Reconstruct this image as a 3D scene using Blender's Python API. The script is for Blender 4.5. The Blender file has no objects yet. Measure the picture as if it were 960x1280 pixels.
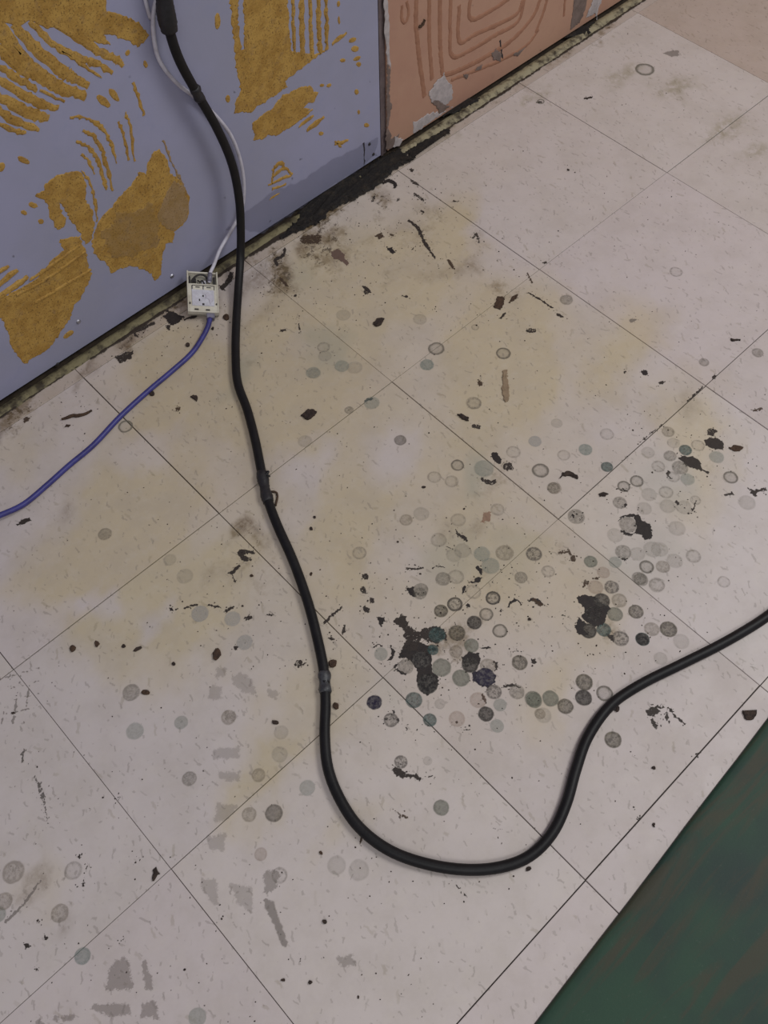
import bpy, bmesh, math, random
from mathutils import Vector, Matrix, noise as mnoise
from mathutils.geometry import delaunay_2d_cdt
random.seed(7)
S = bpy.context.scene
COL = S.collection
R3 = [[0.7265754377123225, -0.68694538157942, -0.013934706306632138],
      [-0.5973060212976766, -0.6214815057173952, -0.5069381174983577],
      [0.33957863630488677, 0.3766520685963961, -0.8618698097667473]]   # camera right, down, forward
CAM = Vector((0.04908749654253406, -0.9029375143211188, 1.037300727676352))
FPX = 1181.68
# ---------------------------------------------------------------- camera
cd = bpy.data.cameras.new('camera'); co = bpy.data.objects.new('camera', cd); COL.objects.link(co)
rt, dn, fw = [Vector(r) for r in R3]
M = Matrix((rt, -dn, -fw)).transposed().to_4x4(); M.translation = CAM
co.matrix_world = M
cd.sensor_fit = 'AUTO'; cd.sensor_width = 36.0; cd.lens = FPX * 36.0 / 1280.0; cd.clip_start = 0.02
S.camera = co
# ---------------------------------------------------------------- world and lamps
wd = bpy.data.worlds.new('room_light'); S.world = wd; wd.use_nodes = True
bg = wd.node_tree.nodes['Background']; bg.inputs[0].default_value = (0.80, 0.80, 0.86, 1); bg.inputs[1].default_value = 0.42
def lamp(name, loc, sx, sy, power, colr):
    l = bpy.data.lights.new(name, 'AREA'); l.shape = 'RECTANGLE'; l.size = sx; l.size_y = sy; l.energy = power; l.color = colr
    o = bpy.data.objects.new(name, l); COL.objects.link(o); o.location = loc; return o
lamp('ceiling_lamp', (1.9, -1.5, 2.5), 1.2, 0.6, 45, (0.97, 0.985, 0.95))
lamp('ceiling_lamp.001', (-0.7, -1.9, 2.5), 1.2, 0.6, 24, (0.97, 0.985, 0.95))
S.view_settings.view_transform = 'Standard'; S.view_settings.look = 'None'
S.view_settings.gamma = 1.0; S.view_settings.use_curve_mapping = False; S.view_settings.exposure = 0.0
# ---------------------------------------------------------------- helpers
WY = 0.0415          # wall face
T = 0.3048           # floor tile
def ray(px, py): return rt * ((px - 480) / FPX) + dn * ((py - 640) / FPX) + fw
def F(px, py, z=0.0):
    d = ray(px, py); return CAM + d * ((z - CAM.z) / d.z)
def W(px, py, off=0.0):
    d = ray(px, py); return CAM + d * ((WY - off - CAM.y) / d.y)
def Z(pts, ox, oy, s): return [(ox + x / s, oy + y / s) for x, y in pts]
def lin(c):
    return tuple((v / 255 / 12.92) if v <= 10 else ((v / 255 + 0.055) / 1.055) ** 2.4 for v in c)
def tag(o, label=None, cat=None, group=None, kind=None):
    if label: o['label'] = label
    if cat: o['category'] = cat
    if group: o['group'] = group
    if kind: o['kind'] = kind
    return o
def empty(name, loc=(0, 0, 0), parent=None):
    o = bpy.data.objects.new(name, None); COL.objects.link(o); o.location = loc; o.empty_display_size = .02
    if parent: o.parent = parent
    return o
def link(name, me, mat=None, parent=None, color=None):
    o = bpy.data.objects.new(name, me); COL.objects.link(o)
    if mat and not me.materials: me.materials.append(mat)
    if parent: o.parent = parent
    if color: o.color = color
    return o
def mesh(name, verts, faces, mat=None, parent=None, smooth=False, color=None, attr=None):
    me = bpy.data.meshes.new(name); me.from_pydata([tuple(v) for v in verts], [], faces); me.update()
    if smooth: me.polygons.foreach_set('use_smooth', [True] * len(me.polygons))
    if attr is not None:
        a = me.attributes.new('edge', 'FLOAT', 'POINT'); a.data.foreach_set('value', attr)
    return link(name, me, mat, parent, color)
def box_vf(x0, x1, y0, y1, z0, z1, ch=0.0):
    if ch <= 0:
        v = [(x, y, z) for z in (z0, z1) for x, y in ((x0, y0), (x1, y0), (x1, y1), (x0, y1))]
        return v, [(3, 2, 1, 0), (4, 5, 6, 7), (0, 1, 5, 4), (1, 2, 6, 5), (2, 3, 7, 6), (3, 0, 4, 7)]
    v = [(x, y, z0) for x, y in ((x0, y0), (x1, y0), (x1, y1), (x0, y1))]
    v += [(x, y, z1 - ch) for x, y in ((x0, y0), (x1, y0), (x1, y1), (x0, y1))]
    v += [(x, y, z1) for x, y in ((x0 + ch, y0 + ch), (x1 - ch, y0 + ch), (x1 - ch, y1 - ch), (x0 + ch, y1 - ch))]
    f = [(3, 2, 1, 0), (8, 9, 10, 11)]
    for b in (0, 4):
        for k in range(4): f.append((b + k, b + (k + 1) % 4, b + 4 + (k + 1) % 4, b + 4 + k))
    return v, f
def box(name, x0, x1, y0, y1, z0, z1, mat, parent=None, ch=0.0, color=None):
    v, f = box_vf(x0, x1, y0, y1, z0, z1, ch); return mesh(name, v, f, mat, parent, color=color)
def spline(P, n=8):
    P = [Vector(p) for p in P]; Q = [2 * P[0] - P[1]] + P + [2 * P[-1] - P[-2]]; out = []
    for i in range(1, len(Q) - 2):
        a, b, c, d = Q[i - 1:i + 3]
        # centripetal-ish tangents
        m1 = (c - a) * 0.5; m2 = (d - b) * 0.5
        L = (c - b).length
        if m1.length > 1e-9: m1 = m1.normalized() * min(L, m1.length * 1.2)
        if m2.length > 1e-9: m2 = m2.normalized() * min(L, m2.length * 1.2)
        for k in range(n):
            t = k / n; t2 = t * t; t3 = t2 * t
            out.append(b * (2 * t3 - 3 * t2 + 1) + m1 * (t3 - 2 * t2 + t) + c * (-2 * t3 + 3 * t2) + m2 * (t3 - t2))
    out.append(P[-1]); return out
def tube_vf(path, rad, seg=14, rough=0.0):
    n = len(path); v = []; f = []; up = Vector((0.3, 0.2, 1)).normalized()
    rr = rad if callable(rad) else (lambda t: rad)
    prev = None
    for i, p in enumerate(path):
        t = (path[min(i + 1, n - 1)] - path[max(i - 1, 0)]).normalized()
        if prev is None: s = t.cross(up).normalized()
        else: s = (prev - t * prev.dot(t)).normalized()
        prev = s; u = s.cross(t); r = rr(i / (n - 1))
        for k in range(seg):
            a = 2 * math.pi * k / seg; q = r * (1 + rough * random.uniform(-1, 1))
            v.append(p + s * (math.cos(a) * q) + u * (math.sin(a) * q))
    for i in range(n - 1):
        for k in range(seg):
            k2 = (k + 1) % seg; f.append((i * seg + k, i * seg + k2, (i + 1) * seg + k2, (i + 1) * seg + k))
    f.append(tuple(range(seg - 1, -1, -1))); f.append(tuple((n - 1) * seg + k for k in range(seg)))
    return v, f
def tube(name, path, rad, mat, parent=None, seg=14, rough=0.0):
    v, f = tube_vf(path, rad, seg, rough); return mesh(name, v, f, mat, parent, smooth=True)
def sub(path, a, b):
    n = len(path); return path[int(a * (n - 1)):int(b * (n - 1)) + 1]
def jag(P, step, amp, closed=True):
    """subdivide a 2-D outline and roughen it"""
    out = []; n = len(P); r = random.uniform(0, 99)
    for i in range(n if closed else n - 1):
        a = Vector(P[i]); b = Vector(P[(i + 1) % n]); d = b - a; L = d.length
        if L < 1e-9: continue
        k = max(1, int(L / step)); nn = Vector((d.y, -d.x)) / L
        for j in range(k):
            q = a + d * (j / k)
            e = amp * (random.gauss(0, .5) + 1.3 * mnoise.noise((q.x / (step * 4), q.y / (step * 4), r)) + 1.1 * mnoise.noise((q.x / (step * 10), q.y / (step * 10), r + 5)))
            out.append(q + nn * e)
    return out
def inset(P, d):
    A = sum(P[i].x * P[(i + 1) % len(P)].y - P[(i + 1) % len(P)].x * P[i].y for i in range(len(P))) / 2
    if A < 0: P = P[::-1]
    n = len(P); Q = []
    for i in range(n):
        t = P[(i + 1) % n] - P[i - 1]
        if t.length < 1e-9: Q.append(P[i].copy()); continue
        t.normalize(); Q.append(P[i] + Vector((-t.y, t.x)) * d)
    return P, Q
def slab2d(P, d, h, h0=0.0):
    """outline -> thin pad: border at h0, everything further in than d at h (verts u,v,h), with an edge attribute"""
    P, Q = inset(P, d); n = len(P)
    vs, es, fs, ov, oe, of = delaunay_2d_cdt(P + Q, [], [list(range(n))], 1, 1e-7)
    v = []; a = []
    for q, o in zip(vs, ov):
        inner = bool(o) and min(o) >= n
        if inner: inner = min((q - p).length_squared for p in P) > (d * .45) ** 2
        v.append((q.x, q.y, h if inner else h0)); a.append(1.0 if inner else 0.0)
    f = []
    for t in fs:
        p0, p1, p2 = (Vector(v[k][:2]) for k in t[:3]); s = (p1 - p0).cross(p2 - p0)
        f.append(tuple(t) if s > 0 else tuple(reversed(t)))
    return v, f, a
def ribbon(P, w, taper=True):
    """polyline -> outline of a tapering band (2-D)"""
    P = [Vector(p) for p in P]; n = len(P); L = []; Rr = []
    for i, p in enumerate(P):
        t = (P[min(i + 1, n - 1)] - P[max(i - 1, 0)]).normalized(); nn = Vector((-t.y, t.x))
        k = i / (n - 1); ww = w / 2 * ((0.35 + 0.65 * math.sin(math.pi * (0.12 + 0.76 * k))) if taper else 1.0)
        L.append(p + nn * ww); Rr.append(p - nn * ww)
    return L + Rr[::-1]
def oval(cx, cy, rx, ry, ang=0, n=12):
    c, s = math.cos(ang), math.sin(ang); o = []
    for k in range(n):
        a = 2 * math.pi * k / n; x = rx * math.cos(a); y = ry * math.sin(a); o.append((cx + c * x - s * y, cy + s * x + c * y))
    return o
# ---------------------------------------------------------------- node helpers
class NT:
    def __init__(s, name):
        s.m = bpy.data.materials.new(name); s.m.use_nodes = True; s.t = s.m.node_tree; s.t.nodes.clear()
    def n(s, typ, **kw):
        nd = s.t.nodes.new(typ)
        for k, v in kw.items(): setattr(nd, k, v)
        return nd
    def put(s, sock, val):
        if isinstance(val, bpy.types.NodeSocket): s.t.links.new(val, sock)
        else:
            if isinstance(val, tuple) and len(val) == 3 and sock.type == 'RGBA': val = (*val, 1)
            sock.default_value = val
    def math(s, op, a, b=0.0, c=0.0, clamp=False):
        nd = s.n('ShaderNodeMath', operation=op, use_clamp=clamp)
        for k, x in enumerate((a, b, c)): s.put(nd.inputs[k], x)
        return nd.outputs[0]
    def vmath(s, op, a, b=None):
        nd = s.n('ShaderNodeVectorMath', operation=op); s.put(nd.inputs[0], a)
        if b is not None: s.put(nd.inputs[1], b)
        return nd.outputs['Value'] if op in ('LENGTH', 'DISTANCE', 'DOT_PRODUCT') else nd.outputs[0]
    def scale(s, a, k):
        nd = s.n('ShaderNodeVectorMath', operation='SCALE'); s.put(nd.inputs[0], a); s.put(nd.inputs['Scale'], k); return nd.outputs[0]
    def noise(s, vec, sc, det=3, rough=.55, dist=0.0, col=False):
        nd = s.n('ShaderNodeTexNoise'); s.put(nd.inputs['Vector'], vec); nd.inputs['Scale'].default_value = sc
        nd.inputs['Detail'].default_value = det; nd.inputs['Roughness'].default_value = rough; nd.inputs['Distortion'].default_value = dist
        return nd.outputs['Color' if col else 'Fac']
    def ramp(s, x, a, b, lo=0.0, hi=1.0, smooth=True):
        nd = s.n('ShaderNodeMapRange', interpolation_type='SMOOTHSTEP' if smooth else 'LINEAR')
        for k, v in zip(('Value', 'From Min', 'From Max', 'To Min', 'To Max'), (x, a, b, lo, hi)): s.put(nd.inputs[k], v)
        return nd.outputs[0]
    def mix(s, f, a, b, blend='MIX'):
        nd = s.n('ShaderNodeMix', data_type='RGBA', blend_type=blend, clamp_factor=True)
        s.put(nd.inputs[0], f); s.put(nd.inputs[6], a); s.put(nd.inputs[7], b); return nd.outputs[2]
    def pos(s): return s.n('ShaderNodeNewGeometry').outputs['Position']
    def obj(s): return s.n('ShaderNodeTexCoord').outputs['Object']
    def map(s, vec, loc=(0, 0, 0), rot=(0, 0, 0), sc=(1, 1, 1), typ='POINT'):
        nd = s.n('ShaderNodeMapping', vector_type=typ); s.put(nd.inputs[0], vec)
        nd.inputs['Location'].default_value = loc; nd.inputs['Rotation'].default_value = rot; nd.inputs['Scale'].default_value = sc
        return nd.outputs[0]
    def oinfo(s): return s.n('ShaderNodeObjectInfo')
    def attr(s, name, typ='OBJECT'): return s.n('ShaderNodeAttribute', attribute_type=typ, attribute_name=name)
    def out(s, base, rough=.5, bump=None, bstr=.3, bdist=.001, spec=.35, alpha=None, metal=0.0):
        b = s.n('ShaderNodeBsdfPrincipled'); s.put(b.inputs['Base Color'], base); s.put(b.inputs['Roughness'], rough)
        s.put(b.inputs['Specular IOR Level'], spec); s.put(b.inputs['Metallic'], metal)
        if bump is not None:
            bp = s.n('ShaderNodeBump'); bp.inputs['Strength'].default_value = bstr; bp.inputs['Distance'].default_value = bdist
            s.put(bp.inputs['Height'], bump); s.put(b.inputs['Normal'], bp.outputs[0])
        o = s.n('ShaderNodeOutputMaterial'); sh = b.outputs[0]
        if alpha is not None:
            tr = s.n('ShaderNodeBsdfTransparent'); mx = s.n('ShaderNodeMixShader'); s.put(mx.inputs[0], alpha)
            s.t.links.new(tr.outputs[0], mx.inputs[1]); s.t.links.new(sh, mx.inputs[2]); sh = mx.outputs[0]
        s.t.links.new(sh, o.inputs[0]); return s.m
# ---------------------------------------------------------------- materials
def mat_tile():
    t = NT('vinyl_tile'); p = t.pos(); oi = t.oinfo()
    rnd = t.math('MULTIPLY', oi.outputs['Random'], 37.0)
    cx = t.n('ShaderNodeCombineXYZ'); t.put(cx.inputs[0], rnd); t.put(cx.inputs[1], rnd)
    pt = t.vmath('ADD', p, cx.outputs[0])
    yel = t.math('MULTIPLY', t.attr('yellow','GEOMETRY').outputs['Fac'], 1.15)
    yel = t.math('ADD', yel, t.math('MULTIPLY', t.math('SUBTRACT', t.noise(p, 22, 5, .7), .5), .35), clamp=True)
    base = t.mix(yel, lin((184, 173, 171)), lin((178, 163, 139)))
    # cloudy wear
    base = t.mix(t.ramp(t.noise(p, 14, 6, .7), .38, .68, 0, .30), base, lin((158, 147, 138)))
    base = t.mix(t.ramp(t.noise(t.vmath('ADD', p, (3, 1, 7)), 55, 4, .7), .45, .75, 0, .22), base, lin((190, 180, 170)))
    base = t.mix(t.math('MULTIPLY', t.attr('olive','GEOMETRY').outputs['Fac'], t.ramp(t.noise(p, 60, 4, .7), .35, .6)), base, lin((134, 124, 100)))
    base = t.mix(t.math('MULTIPLY', t.attr('brown','GEOMETRY').outputs['Fac'], t.ramp(t.noise(p, 120, 5, .75), .3, .62, .25, 1)), base, lin((92, 72, 50)))
    dirt = t.attr('dirt','GEOMETRY').outputs['Fac']
    sp1 = t.math('ADD', t.math('MULTIPLY', t.noise(p, 85, 6, .78), .75), t.math('MULTIPLY', dirt, .16))
    base = t.mix(t.math('MULTIPLY', t.ramp(sp1, .525, .60), t.math('MINIMUM', t.math('MULTIPLY', dirt, 1.6), .88)), base, lin((62, 50, 40)))
    sp2 = t.math('ADD', t.math('MULTIPLY', t.noise(t.vmath('ADD', p, (5, 8, 2)), 34, 5, .7), .8), t.math('MULTIPLY', dirt, .18))
    base = t.mix(t.math('MULTIPLY', t.ramp(sp2, .46, .66), t.math('MINIMUM', dirt, .65)), base, lin((112, 94, 66)))
    # grey-green damp bloom
    base = t.mix(t.attr('damp','GEOMETRY').outputs['Fac'], base, lin((140, 140, 128)))
    # chip flecks pressed into the tile: little dashes with their own direction
    for sc, seed, amt, ln, wd_ in ((62.0, 0.0, .36, .34, .085), (105.0, 5.3, .34, .30, .12), (33.0, 9.1, .28, .22, .06)):
        vc = t.vmath('MULTIPLY', t.vmath('ADD', pt, (seed, seed * .7, 0)), (1, 1, 0))
        wv = t.vmath('ADD', vc, t.scale(t.vmath('SUBTRACT', t.noise(p, 160, 2, .5, col=True), (.5, .5, .5)), .006))
        vo = t.n('ShaderNodeTexVoronoi', voronoi_dimensions='2D', feature='F1'); t.put(vo.inputs['Vector'], wv); vo.inputs['Scale'].default_value = sc
        d = t.scale(t.vmath('SUBTRACT', wv, vo.outputs['Position']), sc)
        sp = t.n('ShaderNodeSeparateColor'); t.put(sp.inputs[0], vo.outputs['Color'])
        ang = t.math('MULTIPLY_ADD', sp.outputs[0], 1.5, .55)
        s2 = t.n('ShaderNodeSeparateXYZ'); t.put(s2.inputs[0], d)
        ca, sa = t.math('COSINE', ang), t.math('SINE', ang)
        u = t.math('ABSOLUTE', t.math('ADD', t.math('MULTIPLY', s2.outputs[0], ca), t.math('MULTIPLY', s2.outputs[1], sa)))
        v = t.math('ABSOLUTE', t.math('SUBTRACT', t.math('MULTIPLY', s2.outputs[1], ca), t.math('MULTIPLY', s2.outputs[0], sa)))
        lnv = t.math('MULTIPLY', sp.outputs[1], ln)
        e = t.math('MAXIMUM', t.math('SUBTRACT', u, lnv), t.math('MULTIPLY', t.math('SUBTRACT', v, wd_ * .6), 2.0))
        m = t.math('MULTIPLY', t.ramp(e, .06, -.02), t.ramp(sp.outputs[2], .45, .9, 0, amt))
        base = t.mix(m, base, lin((112, 103, 96)) if seed != 9.1 else lin((120, 108, 84)))
    base = t.mix(1.0, base, oi.outputs['Color'], 'MULTIPLY')
    rough = t.ramp(t.noise(p, 20, 4, .6), .3, .7, .40, .62)
    return t.out(base, rough, t.noise(p, 240, 4, .7), .12, .0006, spec=.35)
def mat_film(round_):
    t = NT('round_film' if round_ else 'grime_film'); oi = t.oinfo(); p = t.pos()
    mot = t.attr('mottle').outputs['Fac']; a0 = oi.outputs['Alpha']; colr = oi.outputs['Color']
    n1 = t.noise(p, 210, 5, .75); n2 = t.noise(p, 560, 3, .65)
    if round_:
        o = t.obj(); r = t.vmath('LENGTH', t.vmath('MULTIPLY', o, (1, 1, 0)))
        r = t.math('ADD', r, t.math('MULTIPLY', t.math('SUBTRACT', t.math('ADD', t.math('MULTIPLY', n1, .5), t.math('MULTIPLY', t.noise(p, 90, 2, .5), .5)), .5), .45))
        rim = t.attr('rim').outputs['Fac']
        rm = t.ramp(r, .55, .92)
        lo = t.math('SUBTRACT', 1.0, rim)
        body = t.math('ADD', lo, t.math('MULTIPLY', rm, t.math('SUBTRACT', 1.0, lo)))
        edge = t.ramp(r, 1.04, .84)
        blot = t.ramp(t.math('ADD', t.math('MULTIPLY', n1, .75), t.math('MULTIPLY', n2, .25)), .43, .60)
        a = t.math('MULTIPLY', t.math('MULTIPLY', body, edge), t.math('SUBTRACT', 1.0, t.math('MULTIPLY', mot, t.math('SUBTRACT', 1.0, blot))))
        a = t.math('MULTIPLY', a, a0, clamp=True)
        dark = t.attr('dark').outputs['Fac']         # black gunk caught on the disc
        gun = t.math('MULTIPLY', t.ramp(t.math('ADD', t.math('ADD', t.math('MULTIPLY', t.noise(t.vmath('ADD', p, (4, 2, 9)), 230, 5, .8), .8), t.math('MULTIPLY', n2, .2)), t.math('MULTIPLY', rm, .05)), .495, .535), dark)
        gun = t.math('MULTIPLY', gun, edge)
        a = t.math('MAXIMUM', a, t.math('MULTIPLY', gun, .92))
        base = t.mix(t.math('MULTIPLY', t.ramp(n1, .4, .65, 0, .5), 1.0), colr, t.mix(.5, colr, (.32, .29, .25)))
        base = t.mix(gun, base, lin((42, 36, 35)))
    else:
        ed = t.attr('edge', 'GEOMETRY').outputs['Fac']
        nn = t.math('ADD', t.math('MULTIPLY', n1, .55), t.math('MULTIPLY', n2, .45))
        v = t.math('ADD', ed, t.math('MULTIPLY', t.math('SUBTRACT', nn, .52), t.math('MULTIPLY', mot, 13.0)))
        a = t.math('MULTIPLY', t.ramp(v, .12, .55), a0, clamp=True)
        base = t.mix(t.ramp(n1, .35, .7, 0, .45), colr, t.mix(.35, colr, (.10, .075, .06)))
    return t.out(base, .6, n2, .25, .0004, spec=.25, alpha=a)
def mat_plain(name, c, c2=None, sc=60, rough=.55, bstr=.3, bdist=.001, spec=.3, bsc=None, lo=.35, hi=.7, metal=0.0):
    t = NT(name); p = t.pos(); n = t.noise(p, sc, 5, .65)
    base = t.mix(t.ramp(n, lo, hi), lin(c), lin(c2 or c))
    return t.out(base, rough, t.noise(p, bsc or sc * 5, 4, .65), bstr, bdist, spec, metal=metal)
def mat_wall(name, c, c2, c3):
    t = NT(name); p = t.pos()
    base = t.mix(t.ramp(t.noise(p, 5, 4, .6), .35, .65), lin(c), lin(c2))
    base = t.mix(t.ramp(t.noise(p, 26, 6, .75), .5, .72, 0, .35), base, lin(c3))
    # scuffs: sparse dark specks
    vo = t.n('ShaderNodeTexVoronoi', feature='F1'); t.put(vo.inputs['Vector'], t.vmath('ADD', p, t.scale(t.noise(p, 90, 2, col=True), .012))); vo.inputs['Scale'].default_value = 42
    sp = t.n('ShaderNodeSeparateColor'); t.put(sp.inputs[0], vo.outputs['Color'])
    m = t.math('MULTIPLY', t.ramp(vo.outputs['Distance'], .13, .05), t.ramp(sp.outputs[0], .80, .84, 0, .6))
    base = t.mix(m, base, lin((70, 66, 72)))
    return t.out(base, .62, t.noise(p, 300, 4, .7), .10, .0006, .25)
def mat_mustard(name, c, c2, c3):
    t = NT(name); p = t.pos()
    n = t.noise(p, 45, 6, .75); n2 = t.noise(p, 420, 3, .7)
    base = t.mix(t.ramp(n, .36, .64), lin(c), lin(c2))
    base = t.mix(t.ramp(t.noise(t.vmath('ADD', p, (2, 5, 1)), 90, 5, .7), .52, .72, 0, .6), base, lin(c3))
    base = t.mix(t.ramp(n2, .54, .66, 0, .75), base, lin((88, 66, 36)))
    hgt = t.math('ADD', t.math('MULTIPLY', n2, .6), t.noise(p, 130, 4, .7))
    return t.out(base, .7, hgt, .55, .0012, .2)
def mat_green():
    t = NT('green_vinyl'); p = t.pos()
    q = t.map(p, rot=(0, 0, -.055), sc=(1.1, 9, 1))
    st = t.noise(q, 4.5, 6, .62, 1.2)
    base = t.mix(t.ramp(t.noise(p, 6, 5, .6), .35, .65), lin((36, 62, 47)), lin((32, 48, 44)))
    base = t.mix(t.ramp(st, .48, .66, 0, .72), base, lin((58, 52, 40)))
    base = t.mix(t.ramp(t.noise(p, 300, 3, .7), .62, .78, 0, .25), base, lin((86, 92, 84)))
    return t.out(base, .55, t.noise(p, 350, 4, .7), .15, .0008, .25)
MT = {}
MT['tile'] = mat_tile(); MT['round'] = mat_film(True); MT['film'] = mat_film(False)
MT['sub'] = mat_plain('dark_joint_dirt', (40, 33, 28), (58, 49, 40), 80)
MT['lav'] = mat_wall('lavender_wallboard', (145, 144, 169), (140, 139, 159), (132, 134, 163))
MT['salmon'] = mat_wall('salmon_wallboard', (168, 132, 112), (160, 121, 104), (148, 112, 98))
MT['must'] = mat_mustard('mustard_adhesive', (172, 136, 72), (150, 114, 56), (132, 106, 74))
MT['must2'] = mat_mustard('dull_adhesive', (150, 124, 92), (140, 112, 72), (126, 104, 78))
MT['must3'] = mat_mustard('worn_adhesive', (150, 120, 76), (142, 110, 58), (128, 104, 76))
MT['rose'] = mat_plain('rose_ridge', (150, 108, 86), (138, 98, 78), 70, .7)
MT['paper'] = mat_plain('torn_paper_and_shade', (172, 162, 162), (150, 142, 142), 90, .75, .4)
MT['greyp'] = mat_plain('grey_paper_and_shade', (116, 100, 94), (98, 84, 78), 90, .75, .4)
MT['strip'] = mat_plain('seam_metal', (98, 86, 86), (80, 68, 70), 40, .5, .3)
MT['stripd'] = mat_plain('seam_gap', (46, 38, 42), (36, 30, 34), 40, .7)
MT['bead'] = mat_plain('olive_bead', (116, 107, 80), (58, 50, 38), 50, .65, .8, .003, bsc=120, lo=.42, hi=.68)
MT['beadl'] = mat_plain('pale_bead', (142, 132, 108), (62, 53, 42), 60, .65, .8, .003, bsc=120, lo=.42, hi=.66)
MT['grime'] = mat_plain('black_grime', (27, 23, 22), (50, 42, 34), 90, .75, .9, .003, bsc=160, lo=.45, hi=.75)
MT['rubber'] = mat_plain('black_rubber', (17, 15, 17), (24, 22, 24), 50, .5, .25, .0008, .25, bsc=300)
MT['tape'] = mat_plain('dark_tape', (27, 25, 28), (42, 39, 42), 60, .5, .5, .001, .35)
MT['tapel'] = mat_plain('scuffed_tape', (62, 62, 66), (34, 32, 35), 140, .4, .4, .001, .45)
MT['white'] = mat_plain('white_sheath', (188, 184, 196), (168, 162, 172), 60, .45, .1)
MT['blue'] = mat_plain('blue_sheath', (60, 58, 124), (50, 46, 98), 70, .42, .15, .0005, .4)
MT['plast'] = mat_plain('ivory_plastic', (196, 190, 178), (178, 170, 156), 60, .45, .1)
MT['plastd'] = mat_plain('dark_recess', (40, 36, 38), (52, 47, 48), 60, .6)
MT['plastg'] = mat_plain('pale_insert', (192, 190, 200), (172, 168, 178), 140, .4, .3)
MT['clear'] = mat_plain('grey_plug', (120, 116, 132), (92, 88, 100), 80, .3)
MT['debris'] = mat_plain('dark_flake', (44, 35, 32), (66, 52, 44), 220, .7, .9, .002, bsc=500)
MT['brown'] = mat_plain('brown_flake', (78, 58, 44), (54, 40, 32), 220, .7, .9, .002, bsc=500)
MT['scrap'] = mat_plain('tan_scrap', (140, 120, 98), (120, 102, 82), 150, .6, .4)
MT['steel'] = mat_plain('screw_steel', (170, 168, 178), (120, 118, 126), 200, .35, .2, metal=.7)
MT['green'] = mat_green()
# ---------------------------------------------------------------- floor
floor = box('floor', -1.6, 3.4, -3.0, 0.06, -0.06, -0.0028, MT['sub']); floor['kind'] = 'structure'
# broad discolourings of the old tiles: where wax has yellowed, been scrubbed, or dirt has soaked in (px, py, rx, ry, angle, amount)
yl = [(560,620,430,330,.5,.42),(250,610,330,260,.5,.40),(450,350,330,170,.5,.40),(215,470,130,95,.5,.8),(400,380,170,100,.5,.8),(545,320,110,70,.5,.8),(640,420,150,90,.5,.8),(770,450,120,60,.5,.75),
      (870,525,110,60,.6,.7),(560,570,130,80,.6,.3),(620,690,150,110,.5,.45),(440,690,120,90,.5,.45),(170,650,180,95,.6,.8),
      (60,700,90,80,0,.6),(245,770,140,80,.5,.75),(370,880,150,80,.3,.45),(140,810,80,60,0,.5),(330,970,90,45,.5,.6),
      (680,880,100,50,.6,.45),(750,770,120,80,.6,.45),(470,1040,80,40,0,.35),(860,620,80,50,0,.35),(30,1100,60,60,0,.3),
      (640,520,90,60,0,.4),(330,520,80,80,0,.45),(25,560,80,50,.6,.5)]
cl = [(372,440,34,22,.4,.55),(190,560,75,45,.4,.75),(140,730,60,35,.5,.8),(365,595,60,40,.3,.6),(500,560,80,50,.4,.5),
      (200,780,60,30,.3,.8),(345,655,40,40,0,.3),(480,690,60,50,0,.4),(660,650,40,40,0,.3),(760,540,50,30,0,.2),(620,280,60,30,.3,.3)]
gr = [(775,95,45,14,-.2,.5),(830,118,40,16,-.2,.6),(905,160,50,16,-.3,.55),(945,185,30,14,-.3,.5),(560,165,40,10,.6,.4),(655,118,30,9,.6,.5)]
br = [(294,666,24,18,.3,.9),(160,440,40,14,.6,.9),(300,345,28,22,.4,.55),(345,335,40,16,.5,.5),(392,298,35,12,.5,.8),(430,320,12,10,0,.6),(597,335,24,16,.3,.5),
      (85,628,22,10,.2,.4),(500,290,25,16,.4,.25),(565,330,20,20,0,.3),(330,400,30,20,0,.25),(230,385,30,14,.5,.6),(290,370,18,14,0,.5),(100,480,28,9,.6,.6),
      (310,690,30,16,0,.3),(560,650,30,20,0,.25),(600,655,20,16,0,.35),(425,690,30,20,0,.15),(870,490,40,14,.6,.25),(280,740,30,20,0,.2),(10,520,60,9,.6,.6),
      (480,240,30,10,.5,.5),(530,260,16,14,.3,.35),(30,1090,22,24,0,.45),(12,1120,16,20,0,.4),(75,1140,16,14,0,.4),(690,690,16,10,0,.3),(345,360,30,12,.8,.3)]
gg = [(400,440,45,30,.4,.4),(300,475,60,25,.4,.35),(600,590,40,30,.3,.45),(560,690,80,50,.3,.3),(820,600,60,50,.3,.25),(640,700,60,50,0,.2),(800,700,60,50,0,.2),(370,345,40,30,.3,.25),(470,860,30,25,.3,.15)]

dt = [(330,345,60,26,.6,.9),(400,300,60,26,.6,.95),(470,250,50,22,.6,.9),(250,390,40,22,.6,.6),(430,330,70,36,.5,.55),(345,360,60,40,.6,.5),(540,270,60,30,.5,.55),(500,330,80,50,.5,.35),(160,440,50,16,.6,.8),(620,365,40,26,.4,.6),(310,450,60,50,.6,.4),
      (600,310,50,30,.5,.3),(100,490,50,16,.6,.5),(560,800,110,70,.4,.35),(760,770,70,50,.4,.3),(600,690,90,50,.4,.35),(310,720,50,60,.3,.45),(625,590,60,40,.4,.45),(880,565,60,36,.4,.35),(560,830,70,50,.4,.45),(770,790,50,34,.4,.4),(20,520,60,14,.6,.6),(60,640,50,30,.3,.3),(290,680,24,24,0,.8),(660,130,40,16,.5,.6),(740,60,40,14,.5,.5),(560,460,40,20,.5,.3),(420,440,60,40,.5,.25)]
import numpy as np
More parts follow.
